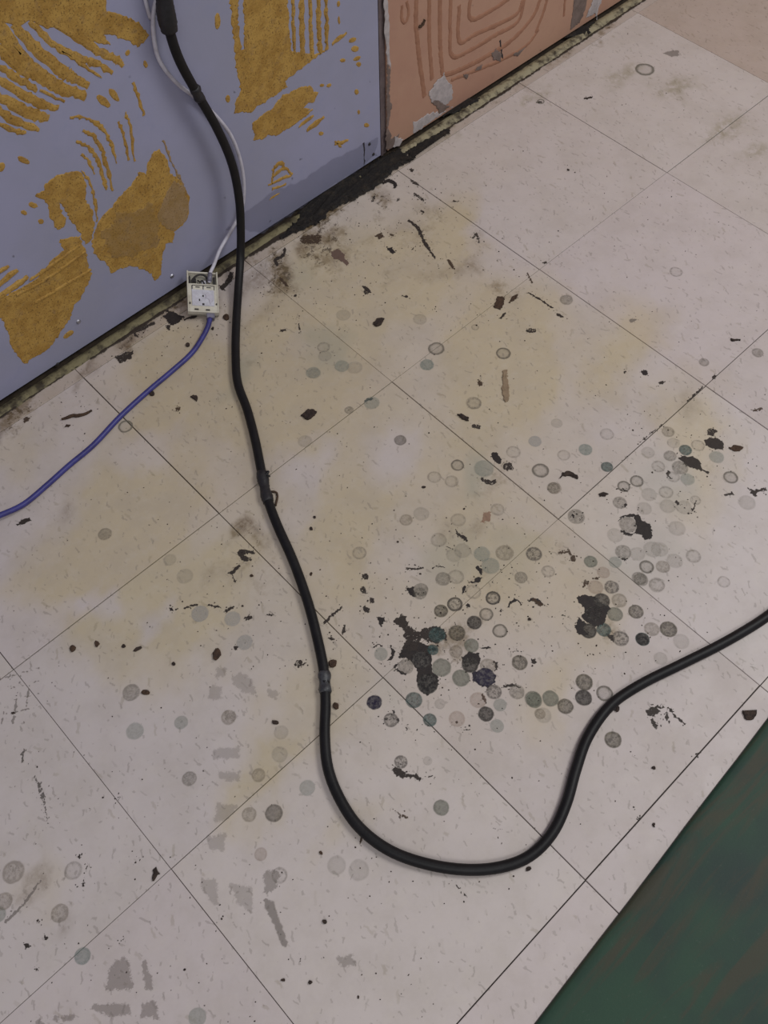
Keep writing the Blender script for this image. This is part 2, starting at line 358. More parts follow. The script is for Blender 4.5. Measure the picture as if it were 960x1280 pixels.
def soak(L, X, Y):
    tot = np.zeros_like(X)
    for (px, py, rx, ry, an, st) in L:
        c = F(px, py); e = 0.5 * ((F(px + 1, py) - c).length + (F(px, py + 1) - c).length)
        dx = X - c.x; dy = Y - c.y; ca, sa = math.cos(an), math.sin(an)
        r = np.hypot((dx * ca + dy * sa) / (rx * e), (dy * ca - dx * sa) / (ry * e))
        k = np.clip((1 - r) / .75, 0, 1); tot += st * k * k * (3 - 2 * k)
    return tot
g = 0.00045
def tile(name, i, y0, y1, colr, ny):
    nx = 32; x0 = i * T; ch = .0004
    seen = -0.7 < x0 < 2.2 and y1 > -1.3
    if not seen: nx = ny = 1
    jx, jy, jz = random.uniform(-1, 1) * .0003, random.uniform(-1, 1) * .0003, random.uniform(-.0002, .0001)
    xs = [g + ch + (T - 2 * g - 2 * ch) * k / nx for k in range(nx + 1)]; ys = [y0 + g + ch + (y1 - y0 - 2 * g - 2 * ch) * k / ny for k in range(ny + 1)]
    v = [(x, y, 0.0) for y in ys for x in xs]; f = [(a * (nx + 1) + k, a * (nx + 1) + k + 1, (a + 1) * (nx + 1) + k + 1, (a + 1) * (nx + 1) + k) for a in range(ny) for k in range(nx)]
    rim = [k for k in range(nx + 1)] + [a * (nx + 1) + nx for a in range(1, ny + 1)] + [ny * (nx + 1) + k for k in range(nx - 1, -1, -1)] + [a * (nx + 1) for a in range(ny - 1, 0, -1)]
    cxm, cym = T / 2, (y0 + y1) / 2; b0 = len(v); m = len(rim)
    for q in rim: x, y, _ = v[q]; v.append((x + (ch if x > T - .004 else -ch if x < .004 else 0), y + (ch if y > y1 - .004 else -ch if y < y0 + .004 else 0), -ch))
    for q in range(m): x, y, _ = v[b0 + q]; v.append((x, y, -.003))
    for q in range(m):
        q2 = (q + 1) % m; f.append((rim[q2], rim[q], b0 + q, b0 + q2)); f.append((b0 + q2, b0 + q, b0 + m + q, b0 + m + q2))
    o = mesh(name, v, f, MT['tile'], floor, color=colr); o.location = (x0 + jx, jy, jz)
    if seen:
        wx = []; wy = []
        for x, y, z in v:
            X, Y = x + x0, y; n = mnoise.turbulence_vector((X * 7, Y * 7, 3.1), 5, False, amplitude_scale=.62, frequency_scale=2.1)
            wx.append(X + .042 * n.x); wy.append(Y + .042 * n.y)
        X = np.array(wx); Y = np.array(wy)
        for nm, val in (('yellow', soak(yl, X, Y) - soak(cl, X, Y)), ('brown', soak(br, X, Y)), ('olive', soak(gr, X, Y)), ('damp', soak(gg, X, Y)), ('dirt', soak(dt, X, Y) + np.clip((Y + .012) / .03, 0, 1) ** 1.5 * np.where(X < 1.0, .95, .85) * (.7 + .5 * np.sin(X * 31) * np.sin(X * 13 + 1)))):
            o.data.attributes.new(nm, 'FLOAT', 'POINT').data.foreach_set('value', val.astype(np.float32))
    return o
for j in range(0, 6):
    for i in range(-3, 10):
        if -(j + 1) * T < -1.45 and i > 4: continue
        k = random.uniform(.97, 1.03); c = (k, k * random.uniform(.99, 1.01), k * random.uniform(.985, 1.015), 1)
        if i >= 5 and j == 0: c = (.86, .79, .72, 1)
        elif i >= 5: c = (.95, .93, .92, 1)
        tile('tile', i, -(j + 1) * T, -j * T, c, 32)
for i in range(-3, 10): tile('cut_tile', i, 0.0, .030, (.86, .82, .76, 1), 4)
# ---------------------------------------------------------------- wall
XS = W(474, 100).x; XE = W(483.5, 100).x
wall = box('wall_back', -1.6, 3.4, WY + .013, WY + .11, -.06, 2.5, MT['stripd']); wall['kind'] = 'structure'
def panel(x0, x1, mat):
    v = []; me = box_vf(x0, x1, WY, WY + .0128, .0055, 2.5)
    return mesh('wall_panel', me[0], me[1], mat, wall)
pl_ = panel(-1.6, XS, MT['lav']); pr_ = panel(XE, 3.4, MT['salmon'])
seam = empty('seam_strip', (0, 0, 0), wall)
box('strip_rail', XS + .0022, XS + .0068, WY + .001, WY + .012, .001, 2.5, MT['strip'], seam, 0)
box('strip_rail', XS + .0085, XE - .0002, WY + .003, WY + .012, .001, 2.5, MT['strip'], seam, 0)
def on_wall(name, P, mat, parent, h=.0006, d=.0010, step=.0028, amp=.0016, off=0.0, film=None, mottle=.5, smooth=True):
    Q = [W(*q) for q in P]; J = jag([(q.x, q.z) for q in Q], step, amp)
    xs = [q.x for q in J]; zs_ = [q.y for q in J]; d = min(d, .12 * min(max(xs) - min(xs), max(zs_) - min(zs_)))
    v, f, a = slab2d(J, d, h, 0.0)
    vv = [(x, WY - off - hh, z) for x, z, hh in v]
    o = mesh(name, vv, f, mat, parent, smooth=False, attr=a)
    if film: o.color = film; o['mottle'] = mottle
    return o
def ridge(name, P, w, mat, parent, px=True, h=.0008, amp=.0013, taper=True, off=0.0):
    """a rounded trowel ridge: outline, and a raised spine"""
    Q = [W(*q) for q in P]; pth = [Vector((q.x, q.z)) for q in Q]
    pts = [Vector((p.x, p.y, 0)) for p in pth]; sp = spline(pts, max(5, int(sum((pts[k + 1] - pts[k]).length for k in range(len(pts) - 1)) / len(pts) / .0028)))
    n = len(sp); v = []; f = []
    for i, p in enumerate(sp):
        t = (sp[min(i + 1, n - 1)] - sp[max(i - 1, 0)]).normalized(); nn = Vector((-t.y, t.x, 0)); k = i / (n - 1)
        ww = w / 2 * ((0.35 + 0.65 * math.sin(math.pi * (0.12 + 0.76 * k))) if taper else 1.0)
        a = ww + random.gauss(0, amp * .7); b = ww + random.gauss(0, amp * .7)
        for s, hh in ((a, 0), (a * .45, h), (-b * .45, h), (-b, 0)):
            q = p + nn * s; v.append((q.x, WY - off - hh, q.y))
    for i in range(n - 1):
        for k in range(3): f.append((i * 4 + k, (i + 1) * 4 + k, (i + 1) * 4 + k + 1, i * 4 + k + 1))
    f.append((0, 1, 2, 3)); f.append(tuple((n - 1) * 4 + k for k in (3, 2, 1, 0)))
    return mesh(name, v, f, mat, parent)
PXW = 1.5 / 1181.68 * 1.0     # metres per photograph pixel on the wall, roughly
z1 = lambda P: Z(P, 0, 0, 3.0)
z2 = lambda P: Z(P, 240, 0, 3.0)
z3 = lambda P: Z(P, 440, 0, 3.0)
z5 = lambda P: Z(P, 0, 300, 3.0)
AP = lambda P, **k: on_wall('adhesive_patch', P, MT['must'], pl_, **k)
# upper left combed field
AP(z1([(-60,-60),(400,-60),(395,0),(400,45),(440,52),(500,68),(540,108),(562,133),(545,155),(515,178),(480,152),(430,130),(392,128),(415,170),(380,166),(330,150),(270,132),(215,92),(170,108),(120,82),(60,100),(20,85),(-60,60)]))
for P, w in (([(190,80),(300,148),(380,198),(440,225),(462,247)],24),([(110,80),(200,165),(290,215),(350,235),(422,272)],22),
             ([(230,190),(300,235),(380,293)],10),([(50,90),(130,180),(230,265),(270,290),(332,322)],34),
             ([(-20,110),(60,200),(140,275),(220,325),(322,363)],40),([(-10,245),(60,290),(137,341)],22),([(148,340),(242,380)],10),
             ([(-30,285),(80,350),(150,388),(217,409)],28),([(-30,345),(60,400),(130,430),(182,445)],34),
             ([(-20,405),(60,455),(147,486)],26),([(-10,462),(50,488),(96,500)],14),([(-30,150),(40,225),(110,290)],26),([(-40,60),(20,120),(80,200)],30)):
    ridge('adhesive_ridge', z1(P), w / 3 * PXW, MT['must'], pl_)
for P, w in (([(262,443),(300,438),(350,455),(390,490),(415,540),(437,612)],12),([(310,490),(350,510),(380,560),(400,620),(422,715)],14),
             ([(285,530),(330,550),(365,600),(385,660),(398,712)],13),([(305,578),(330,600),(355,652)],10),([(303,640),(335,680),(355,750),(365,830)],10),
             ([(445,455),(465,510),(483,600)],8),([(470,420),(490,480),(503,605)],10),([(497,310),(520,370),(540,432)],9)):
    ridge('adhesive_ridge', z1(P), w / 3 * PXW, MT['must'], pl_)
for (x, y, a, b, r) in ((388,380,32,14,.7),(428,357,30,12,.9),(88,600,25,9,.5),(125,770,18,10,.3),(90,797,13,8,.5),(153,830,10,10,0),(5,628,12,18,.4),(478,198,9,12,.4),(545,240,7,14,-.3)):
    AP(z1(oval(x, y, a, b, r)), step=.004, amp=.0006)
# butterfly patches
AP(z1([(130,730),(165,715),(170,690),(215,655),(270,637),(308,650),(325,690),(318,740),(350,790),(355,840),(342,900),(322,915),(300,880),(270,830),(240,780),(222,762),(240,812),(245,842),(215,862),(190,820),(175,765)]))
AP(z1([(355,870),(370,830),(410,780),(440,745),(500,680),(525,642),(545,655),(552,610),(570,570),(600,555),(625,590),(640,650),(665,660),(690,690),(710,750),(712,800),(690,840),(655,870),(650,910),(625,915),(610,960),(606,1030),(580,1055),(550,1020),(510,1003),(480,997),(420,1025),(395,985),(370,970),(350,950),(340,910)]))
on_wall('adhesive_smear', z1([(597,790),(612,740),(650,680),(688,690),(708,770),(698,828),(650,868),(612,848),(588,815)]), MT['must2'], pl_, h=.0004, off=.0006)
on_wall('adhesive_smear', z1([(380,880),(450,800),(560,770),(600,840),(590,920),(500,960),(420,970)]), MT['must3'], pl_, h=.0003, off=.0006, step=.003, amp=.004)
ridge('adhesive_ridge', z1([(612,525),(640,600),(680,680),(700,730)]), 8 / 3 * PXW, MT['must2'], pl_)
# lower fan
AP(z5([(225,0),(300,-15),(322,60),(345,125),(330,165),(312,200),(275,250),(265,290),(240,320),(215,365),(180,410),(130,440),(95,460),(65,435),(40,390),(20,330),(10,290),(-40,275),(-40,240),(60,190),(120,160),(170,115),(198,70),(238,40)]))
for P, w in (([(-20,130),(32,96)],16),([(-20,180),(66,112)],22),([(-20,225),(60,170),(104,136)],22),([(110,150),(200,88),(300,15)],12),([(60,205),(180,140),(320,40)],10),([(130,235),(230,175),(340,110)],12)):
    ridge('adhesive_ridge', z5(P), w / 3 * PXW, MT['must'], pl_, h=.0022)
AP(z5(oval(256, 355, 24, 10, -.6)), step=.004, amp=.0008)
# centre column of adhesive
AP(z2([(138,-60),(170,-60),(176,100),(184,185),(194,185),(194,-60),(358,-60),(364,100),(372,188),(400,195),(430,205),(462,200),(500,188),(515,182),(480,206),(440,232),(400,266),(350,305),(360,328),(330,350),(250,396),(220,424),(190,420),(160,426),(166,380),(182,340),(166,260),(156,150),(150,80)]))
for P, w in (([(378,-30),(380,80),(385,200)],14),([(410,-30),(412,100),(415,215)],22),([(442,-30),(445,100),(450,215)],18),([(474,-30),(476,100),(482,200)],18),([(503,-30),(504,90),(506,185)],14)):
    ridge('adhesive_ridge', z2(P), w / 3 * PXW, MT['must'], pl_, taper=False, h=.0016)
AP(z2([(225,460),(250,440),(300,410),(340,360),(400,330),(440,318),(475,345),(460,380),(420,402),(445,408),(420,440),(380,465),(340,490),(320,510),(290,505),(260,520),(230,526),(235,495)]))
for P, w in (([(345,488),(400,450),(452,410)],10),([(400,476),(456,434)],14),([(430,490),(496,440)],20),([(525,165),(580,125)],18),([(535,540),(585,528)],16),([(535,530),(560,552)],12)):
    ridge('adhesive_ridge', z2(P), w / 3 * PXW, MT['must'], pl_)
for (x, y, a, b, r) in ((602,150,16,9,-.5),(612,184,14,12,0),(618,220,15,8,-.5),(625,241,9,10,0),(565,227,10,6,0),(487,320,8,5,0),(514,321,10,6,-.4),(617,345,9,11,0),(655,470,10,9,0),(484,501,9,7,0),(625,420,5,8,0),(549,15,6,12,0),(551,75,5,16,0),(135,370,9,15,0),(95,78,11,32,0)):
    AP(z2(oval(x, y, a, b, r)), step=.004, amp=.0006)
for P, w in (([(300,640),(330,612),(345,628)],16),([(298,668),(345,632),(375,655)],14),([(285,695),(340,668),(372,660)],14),([(300,710),(352,690)],12),([(290,748),(328,722)],8),([(310,620),(300,690)],10)):
    ridge('adhesive_ridge', z2(P), w / 3 * PXW, MT['must'], pl_)
# scar of the removed skirting
on_wall('scuffed_band', z2([(702,508),(640,540),(500,612),(350,692),(240,752),(120,860),(270,880),(450,755),(645,625),(702,585)]), MT['film'], pl_, h=.0001, d=.012, off=.0002, amp=.004, step=.01, film=(*lin((118, 118, 140)), .26), mottle=.06)
ridge('panel_crack', z2([(644,535),(646,580),(645,622)]), .0028, MT['plastd'], pl_, h=.0004)
for q in (z2([(665,540)])[0], z2([(680,578)])[0], (215, 345), (98, 402), (72.0, 455.0)):
    c = W(*q); steel = q[0] < 230 and q[0] > 80
    o = mesh('screw' if steel else 'nail_hole', *[x for x in (lambda n, r: ([(c.x + r * math.cos(6.2832 * k / n), WY - .0001, c.z + r * math.sin(6.2832 * k / n)) for k in range(n)] + [(c.x + r * .7 * math.cos(6.2832 * k / n), WY - .0016, c.z + r * .7 * math.sin(6.2832 * k / n)) for k in range(n)], [(k, (k + 1) % n, n + (k + 1) % n, n + k) for k in range(n)] + [tuple(range(n, 2 * n))]))(10, .0036 if steel else .0028)], MT['steel'] if steel else MT['plastd'], pl_)
# salmon board: rose trowel ridges, torn paper and the shade painted under one tear
for P, w in (([(242,-30),(240,90),(254,230),(272,362)],16),([(290,-30),(290,150),(300,298)],15),([(330,-30),(330,150),(336,240),(346,280),(430,250),(520,202),(600,150),(680,60),(712,-20)],16),
             ([(370,-30),(368,120),(376,210),(440,190),(540,130),(622,80),(648,-10)],14),([(402,20),(403,156),(460,130),(560,85),(622,48),(640,0)],14),([(445,-20),(445,70),(520,40),(590,-5)],14),
             ([(372,300),(480,258),(580,215),(660,165),(700,110)],12),([(188,20),(186,70),(200,84),(212,50),(205,5)],10),([(690,120),(720,40),(735,-20)],14),([(795,60),(800,-20)],10)):
    ridge('trowel_ridge', z3(P), w / 3 * PXW * 1.35, MT['rose'], pr_, h=.0009, taper=False, amp=.0006)
PP = lambda P, m='paper', **k: on_wall('torn_paper_and_shade', P, MT[m], pr_, **k)
PP(z3([(290,345),(320,300),(338,285),(345,268),(350,300),(375,320),(376,370),(350,396),(320,376),(296,382)]), off=.0006)
PP(z3([(294,382),(320,374),(350,396),(366,398),(330,424),(316,405)]), m='greyp', off=.0005)  # shadow below the white tear, painted as a flat grey patch
PP(z3([(228,460),(300,420),(330,425),(384,396),(232,500)]), off=.0001, h=.0005)
PP(z3([(128,-20),(138,60),(140,220),(148,240),(144,262),(132,240),(124,120),(120,-20)]), off=.0003, step=.006)
PP(z3([(130,225),(146,262),(140,350),(150,400),(138,480),(150,520),(180,500),(150,555),(128,560)]), m='greyp', off=.0002, h=.0004)
PP(z3([(160,510),(190,520),(178,545),(155,550)]), off=.0002, h=.0008)
PP(z3([(835,-10),(882,-10),(870,50),(852,88),(818,112),(828,50)]), m='greyp', off=.0003)
PP(z3([(872,70),(895,20),(910,-20),(945,-20),(925,30),(918,80),(908,50)]), off=.0005)
PP(z3([(520,200),(540,180),(562,205),(556,232),(530,225)]), m='greyp', off=.0008, h=.0005)
for P in ([(415,282),(440,270),(430,295)], [(455,262),(490,240),(478,262)], [(600,205),(640,180),(655,170),(620,212)]):
    PP(z3(P), m='greyp', off=.0010, h=.0005)
ridge('board_crack', z3([(556,150),(560,190),(566,222)]), .004, MT['plastd'], pr_)
ridge('dark_gouge', z3([(249,100),(262,92),(271,72)]), .0045, MT['brown'], pr_, h=.0030)
# ---------------------------------------------------------------- old adhesive bead and grime along the foot of the wall
trim = empty('trim_1', (0, 0, 0)); trim['kind'] = 'structure'
def bead(x0, x1, mat, y0, y1, h, name='adhesive_bead'):
    n = int((x1 - x0) / .006); v = []; f = []; m = 6
    for i in range(n + 1):
        x = x0 + (x1 - x0) * i / n
        a = y0 + .0030 * mnoise.noise((x * 45, 1, y0)) + .0012 * mnoise.noise((x * 200, 3, 0)); hh = h * (1 + .45 * mnoise.noise((x * 60, 7, 0)))
        for k in range(m):
            t = k / (m - 1); y = a + (y1 - a) * t
            v.append((x, y, -.0006 + (hh + .0006) * math.sin(math.pi * (.04 + .90 * t)) + (.0006 * mnoise.noise((x * 260, y * 260, 2)) if 0 < k else 0)))
    for i in range(n):
        for k in range(m - 1): f.append((i * m + k, (i + 1) * m + k, (i + 1) * m + k + 1, i * m + k + 1))
    return mesh(name, v, f, mat, trim, smooth=True)
bead(-1.5, XS - .01, MT['bead'], .0205, WY - .0045, .0036)
bead(XS - .01, 3.3, MT['beadl'], .0175, WY - .0045, .0042)
LAY = [0]
def on_floor(name, P, color, parent, z=.0002, d=.0012, step=.0016, amp=.0011, mottle=.35, h=.00012, mat='film', spat=None):
    LAY[0] += 1; z = z + (LAY[0] % 60) * 2.5e-6
    Q = [F(*q) for q in P]; J = jag([(q.x, q.y) for q in Q], step, amp)
    v, f, a = slab2d(J, d, h, 0.0)
    if spat is None: spat = min(26, 4 + len(J) // 6)
    n0 = len(J)
    for _ in range(spat):      # flecks thrown off the smear, or left where it tore
        q = J[random.randrange(n0)]; g_ = abs(random.gauss(0, .0045)); an = random.uniform(0, 6.28); s = random.uniform(.0004, .0013) * random.uniform(.6, 1.3)
        qx, qy = q.x + g_ * math.cos(an), q.y + g_ * math.sin(an); b = len(v); n = 6; st = random.uniform(.4, 1); rot = random.uniform(0, 3.14)
        for k in range(n):
            t = 6.2832 * k / n; r_ = s * random.uniform(.6, 1.2); x, y = r_ * math.cos(t), r_ * math.sin(t) * st
            v.append((qx + x * math.cos(rot) - y * math.sin(rot), qy + x * math.sin(rot) + y * math.cos(rot), h * .5)); a.append(.75)
        f.append(tuple(range(b, b + n)))
    o = mesh(name, [(x, y, z + hh) for x, y, hh in v], f, MT[mat], parent, attr=a)
    o.color = color; o['mottle'] = mottle
    return o
def stroke(name, P, w, color, parent, **k):
    pts = spline([Vector((x, y, 0)) for x, y in P], 3)
    return on_floor(name, ribbon([(p.x, p.y) for p in pts], w), color, parent, **k)
def lump(name, P, h, mat, parent, z=0.0, d=.004, step=.0025, amp=.0026):
    """thick crust: ring, shoulder and cap with uneven heights"""
    Q = [F(*q) for q in P]; J = jag([(q.x, q.y) for q in Q], step, amp)
    O, I = inset(J, d); _, I2 = inset(O, d * 2.0); n = len(O)
    v = [(p.x, p.y, z) for p in O] + [(p.x, p.y, z + h * random.uniform(.6, 1.1)) for p in I] + [(p.x, p.y, z + h * random.uniform(.8, 1.4)) for p in I2]
    f = [(b + i, b + (i + 1) % n, b + n + (i + 1) % n, b + n + i) for b in (0, n) for i in range(n)] + [tuple(range(2 * n, 3 * n))]
    return mesh(name, v, f, mat, parent)
zz = lambda P: Z(P, 380, 150, 4.8)
lump('grime_crust', zz([(-40,560),(60,480),(100,452),(180,392),(250,345),(350,296),(450,238),(520,200),(570,176),(600,200),(640,235),(660,245),(585,275),(555,300),(490,358),(440,400),(400,430),(330,468),(200,535),(120,570),(60,610),(-40,650)]), .0024, MT['grime'], trim, z=.0022)
lump('grime_crust', zz([(600,195),(700,140),(760,100),(800,90),(860,60),(870,85),(800,120),(740,160),(690,205),(660,245),(625,225)]), .0012, MT['grime'], trim, z=.0022, d=.002)
lump('grime_crust', z2([(380,845),(450,800),(540,770),(480,840),(400,870),(340,900),(345,880)]), .0016, MT['grime'], trim, z=.0018, d=.002)
for P in ([(865,40),(905,20),(925,5),(915,30),(885,45),(850,50)],):
    pass
lump('grime_crust', Z([(800,150),(850,110),(900,90),(890,130),(840,140)], 440, 0, 3), .0016, MT['grime'], trim, z=.0030, d=.0015)
lump('grime_crust', Z([(520,255),(600,195),(700,130),(820,60),(900,15),(960,-30),(966,-10),(880,45),(800,90),(700,150),(600,215),(520,270)], 440, 0, 3), .0010, MT['grime'], trim, z=.0052, d=.001)
lump('grime_crust', Z([(330,420),(430,375),(480,380),(400,425),(340,450)], 440, 0, 3), .0014, MT['grime'], trim, z=.0046, d=.001)
# dark gunk along the floor side of the bead
CG = (*lin((52, 43, 36)), .95)
for (x0, x1, y, w) in ((.10, .32, .0215, .0045), (.33, .52, .020, .007), (.545, .63, .020, .007), (.62, .80, .020, .012), (1.00, 1.30, .0155, .0055), (1.28, 1.62, .0155, .0055), (1.6, 2.3, .0155, .005), (-.3, .1, .0215, .0045)):
    n = max(4, int((x1 - x0) / .02)); L = []; Rr = []
    for i in range(n + 1):
        x = x0 + (x1 - x0) * i / n; k = math.sin(math.pi * (.08 + .84 * i / n)) ** .5
        c = y + .002 * mnoise.noise((x * 30, 5, 1)); ww = w * k * (.7 + .6 * random.random()) * .5
        L.append((x, c + ww)); Rr.append((x, c - ww))
    J = jag(L + Rr[::-1], .003, .001); v, f, a = slab2d(J, .0015, .0008, 0.0)
    o = mesh('grime_line', [(x, yy, .0004 + hh) for x, yy, hh in v], f, MT['film'], trim, attr=a); o.color = CG; o['mottle'] = .3
# dark slot under the wall boards is the real gap (boards hang 4.5 mm clear)
# ---------------------------------------------------------------- stains on the floor
BLK = (*lin((40, 35, 35)), .97); DRK = (*lin((50, 43, 40)), .92); NAV = (*lin((38, 34, 48)), .98); BRN = (*lin((70, 54, 42)), .85)
zA = lambda P: Z(P, 440, 740, 4.0)
zB = lambda P: Z(P, 680, 500, 3.4286)
zC = lambda P: Z(P, 660, 720, 3.2)
zD = lambda P: Z(P, 440, 480, 3.692)
zE = lambda P: Z(P, 300, 240, 2.8235)
zG = lambda P: Z(P, 200, 560, 3.767)
zH = lambda P: Z(P, 620, 240, 2.8235)
zI = lambda P: Z(P, 0, 600, 3.2)
zJ = lambda P: Z(P, 0, 920, 3.0)
zK = lambda P: Z(P, 320, 860, 2.526)
SM = lambda P, c=BLK, **k: on_floor('dark_smear', P, c, floor, **k)
ST = lambda P, w, c=BLK, **k: stroke('dark_smear', P, w, c, floor, **dict(dict(d=.0007, step=.0014, amp=.0010, mottle=.40), **k))
SM(zA([(205,150),(240,115),(270,120),(285,165),(330,195),(360,180),(400,170),(445,170),(472,200),(480,245),(440,240),(430,262),(395,250),(375,245),(360,235),(330,240),(300,245),(270,240),(255,215),(265,200),(240,180)]), DRK, mottle=.45)
SM(zA([(232,310),(260,270),(300,248),(340,250),(380,262),(430,280),(425,300),(392,300),(402,330),(400,380),(405,400),(430,420),(436,460),(415,495),(375,520),(345,500),(320,450),(325,400),(315,370),(290,340),(255,332),(232,332)]), BLK, mottle=.22)
SM(zA([(545,330),(580,298),(640,305),(645,345),(630,370),(600,360),(560,375)]), BLK)
SM(zA([(605,400),(640,395),(690,405),(722,420),(718,455),(680,482),(640,470),(602,440)]), NAV, mottle=.15)
SM(zA([(300,200),(345,215),(330,300),(280,300),(250,280)]), DRK, mottle=.6)
SM(zA([(700,340),(728,350),(728,390),(712,400),(715,370)]), DRK)
SM(zA([(270,-4),(310,-2),(320,18),(290,22)]), BLK); SM(zA([(122,120),(162,124),(167,145),(150,165),(155,182),(135,165)]), BLK)
SM(zA([(50,75),(90,80),(75,98),(55,95)]), DRK, mottle=.5)
for P, w in (([(782,76),(795,52),(825,42),(850,66)],14),([(882,48),(905,36),(935,48),(955,66)],18),([(110,276),(130,264),(152,270)],10),([(190,266),(205,300),(198,330),(175,345)],12),
             ([(640,282),(690,278)],8),([(652,508),(672,555)],18),([(260,668),(280,686)],10),([(745,80),(742,115)],9),([(795,297),(850,294)],8),([(895,335),(920,358)],16),
             ([(210,378),(240,400),(270,415)],10),([(212,380),(228,360)],16),([(575,60),(590,75)],20),([(205,590),(212,610)],14),([(160,640),(176,632)],14),([(228,630),(232,650)],12),([(518,655),(528,645)],16),([(545,690),(590,688)],10)):
    ST(zA(P), w / 4)
SM(zA([(195,890),(215,868),(248,885),(290,915),(320,905),(352,930),(340,947),(300,925),(260,932),(225,922)]), DRK); ST(zA([(380,930),(405,915)]), 3, DRK); ST(zA([(755,470),(800,465),(850,480)]), 4, DRK, mottle=.6)
SM(zC([(192,82),(230,74),(265,80),(300,110),(332,130),(312,160),(300,200),(270,202),(235,187),(213,165),(225,130),(200,107)]), BLK, mottle=.25)
SM(zC([(183,205),(205,168),(232,190),(225,220),(252,237),(215,242),(193,226)]), BLK); SM(zC([(310,230),(340,235),(345,265),(330,260)]), DRK)
SM(zC([(470,537),(490,520),(522,515),(532,545),(500,562),(478,560)]), DRK, mottle=.45); ST(zC([(520,524),(562,528),(590,562),(630,594)]), 4.5, DRK); ST(zC([(556,545),(558,580)]), 4, DRK, mottle=.6); ST(zC([(495,570),(515,610)]), 5, DRK, mottle=.8)
SM(zC([(10,100),(22,88),(45,100),(62,115),(50,125),(30,108)]), BRN); ST(zC([(13,340),(32,345)]), 6, DRK); ST(zC([(135,155),(150,160)]), 3, DRK); ST(zC([(222,50),(232,20),(240,35)]), 5, BRN, mottle=.6); ST(zC([(258,10),(282,12)]), 3, BRN)
SM(zB([(380,492),(410,490),(420,518),(450,530),(467,560),(465,595),(430,602),(420,580),(385,570),(400,545)]), BLK)
ST(zB([(320,520),(335,502),(380,495),(410,498)]), 3); ST(zB([(330,560),(360,575),(400,572)]), 3)
SM(zB([(688,175),(710,160),(745,163),(770,185),(770,217),(740,215),(710,205),(695,195)]), DRK, mottle=.25); SM(zB([(695,130),(715,118),(745,133),(725,155),(700,150)]), DRK, mottle=.6)
SM(zB([(568,250),(600,238),(640,240),(670,265),(680,295),(710,310),(700,332),(690,310),(640,292),(610,285),(590,265)]), DRK, mottle=.3)
SM(zB([(870,375),(900,387),(930,380),(952,372),(957,390),(920,395),(905,417),(890,400)]), DRK, mottle=.5); ST(zB([(775,408),(812,402)]), 3, DRK); ST(zB([(545,340),(530,320),(540,308)]), 3, DRK)
ST(zB([(630,490),(655,430)]), 2, DRK); ST(zB([(565,430),(575,450)]), 4, DRK); ST(zB([(118,668),(130,690)]), 6, BRN, mottle=.6); ST(zB([(60,655),(100,650),(118,668)]), 5, BRN, mottle=.8)
ST(zB([(120,500),(128,496)]), 6); ST(zB([(150,480),(162,505),(150,522)]), 2, DRK); ST(zB([(345,445),(352,458)]), 5); ST(zB([(312,380),(360,392)]), 2.5, DRK); ST(zB([(330,682),(360,680)]), 2.5)
SM(zD([(640,320),(665,315),(685,340),(695,365),(680,370),(650,350)]), BLK, mottle=.25); SM(zD([(690,370),(740,360),(745,395),(720,405),(700,390)]), DRK, mottle=.8)
SM(zD([(475,690),(488,660),(495,685),(530,710),(535,727),(500,712)]), DRK); ST(zD([(410,750),(440,752),(468,766)]), 2, DRK); ST(zD([(575,840),(590,858),(600,882)]), 5)
SM(zD([(530,915),(560,905),(580,885),(602,890),(595,915),(560,920)]), BLK); ST(zD([(522,930),(514,962)]), 4); SM(zD([(252,940),(285,933),(285,960),(305,985),(280,982),(260,970)]), BLK)
ST(zD([(250,850),(290,855),(330,848)]), 3, DRK, mottle=.6); ST(zD([(370,850),(395,840),(432,848)]), 3, DRK, mottle=.6); ST(zD([(590,430),(630,455),(665,450)]), 6, DRK, mottle=.9)
for x, y in ((62, 890), (55, 955), (65, 1040), (95, 1000)): SM(zD(oval(x, y, 18, 14, random.random())), DRK, mottle=.6)
SM(zD([(605,590),(640,590),(640,635),(595,640)]), (*lin((148, 112, 92)), .55), mottle=.15)
SM(zG([(355,490),(380,475),(440,482),(450,497),(400,502),(420,512),(440,530),(390,537),(370,512)]), DRK, mottle=.5)
for P, w in (([(375,550),(345,585),(320,590)],4),([(340,590),(355,640)],3),([(110,757),(150,742),(190,735)],2),([(225,740),(260,748),(290,752)],4),([(300,775),(320,762),(352,745)],4),([(395,800),(435,800)],5),
             ([(770,825),(800,800),(860,745)],4),([(860,880),(872,832)],3),([(500,785),(535,785)],2.5),([(630,1025),(660,1010),(650,1035)],6),([(670,1020),(690,1010)],2),([(800,898),(825,900)],3),([(350,935),(365,945)],6)):
    ST(zG(P), w, DRK, mottle=.55)
ST(zE([(595,100),(630,130),(650,175),(690,237)]), 4.5, DRK, mottle=.45); ST(zE([(160,195),(152,225),(125,240),(133,262)]), 4.5, DRK)
SM(zE([(320,210),(345,200),(372,220),(368,235),(388,248),(380,258),(350,242),(328,235)]), (*lin((106, 84, 76)), .8), mottle=.1)
SM(zE([(210,165),(240,150),(290,155),(280,185),(220,182)]), BRN, mottle=.7); SM(zE([(475,155),(500,142),(512,158),(490,168)]), BRN, mottle=.5); SM(zE([(727,235),(745,240),(760,275),(745,270)]), BRN, mottle=.5); ST(zE([(545,155),(530,150)]), 3, BRN)
SM(zE([(430,330),(455,335),(465,355),(440,365)]), DRK, mottle=.5); SM(zE([(520,200),(535,195),(552,212),(540,220)]), BLK, mottle=.2); ST(zE([(605,205),(618,195)]), 1.5, DRK); ST(zE([(200,440),(212,490)]), 1, DRK)
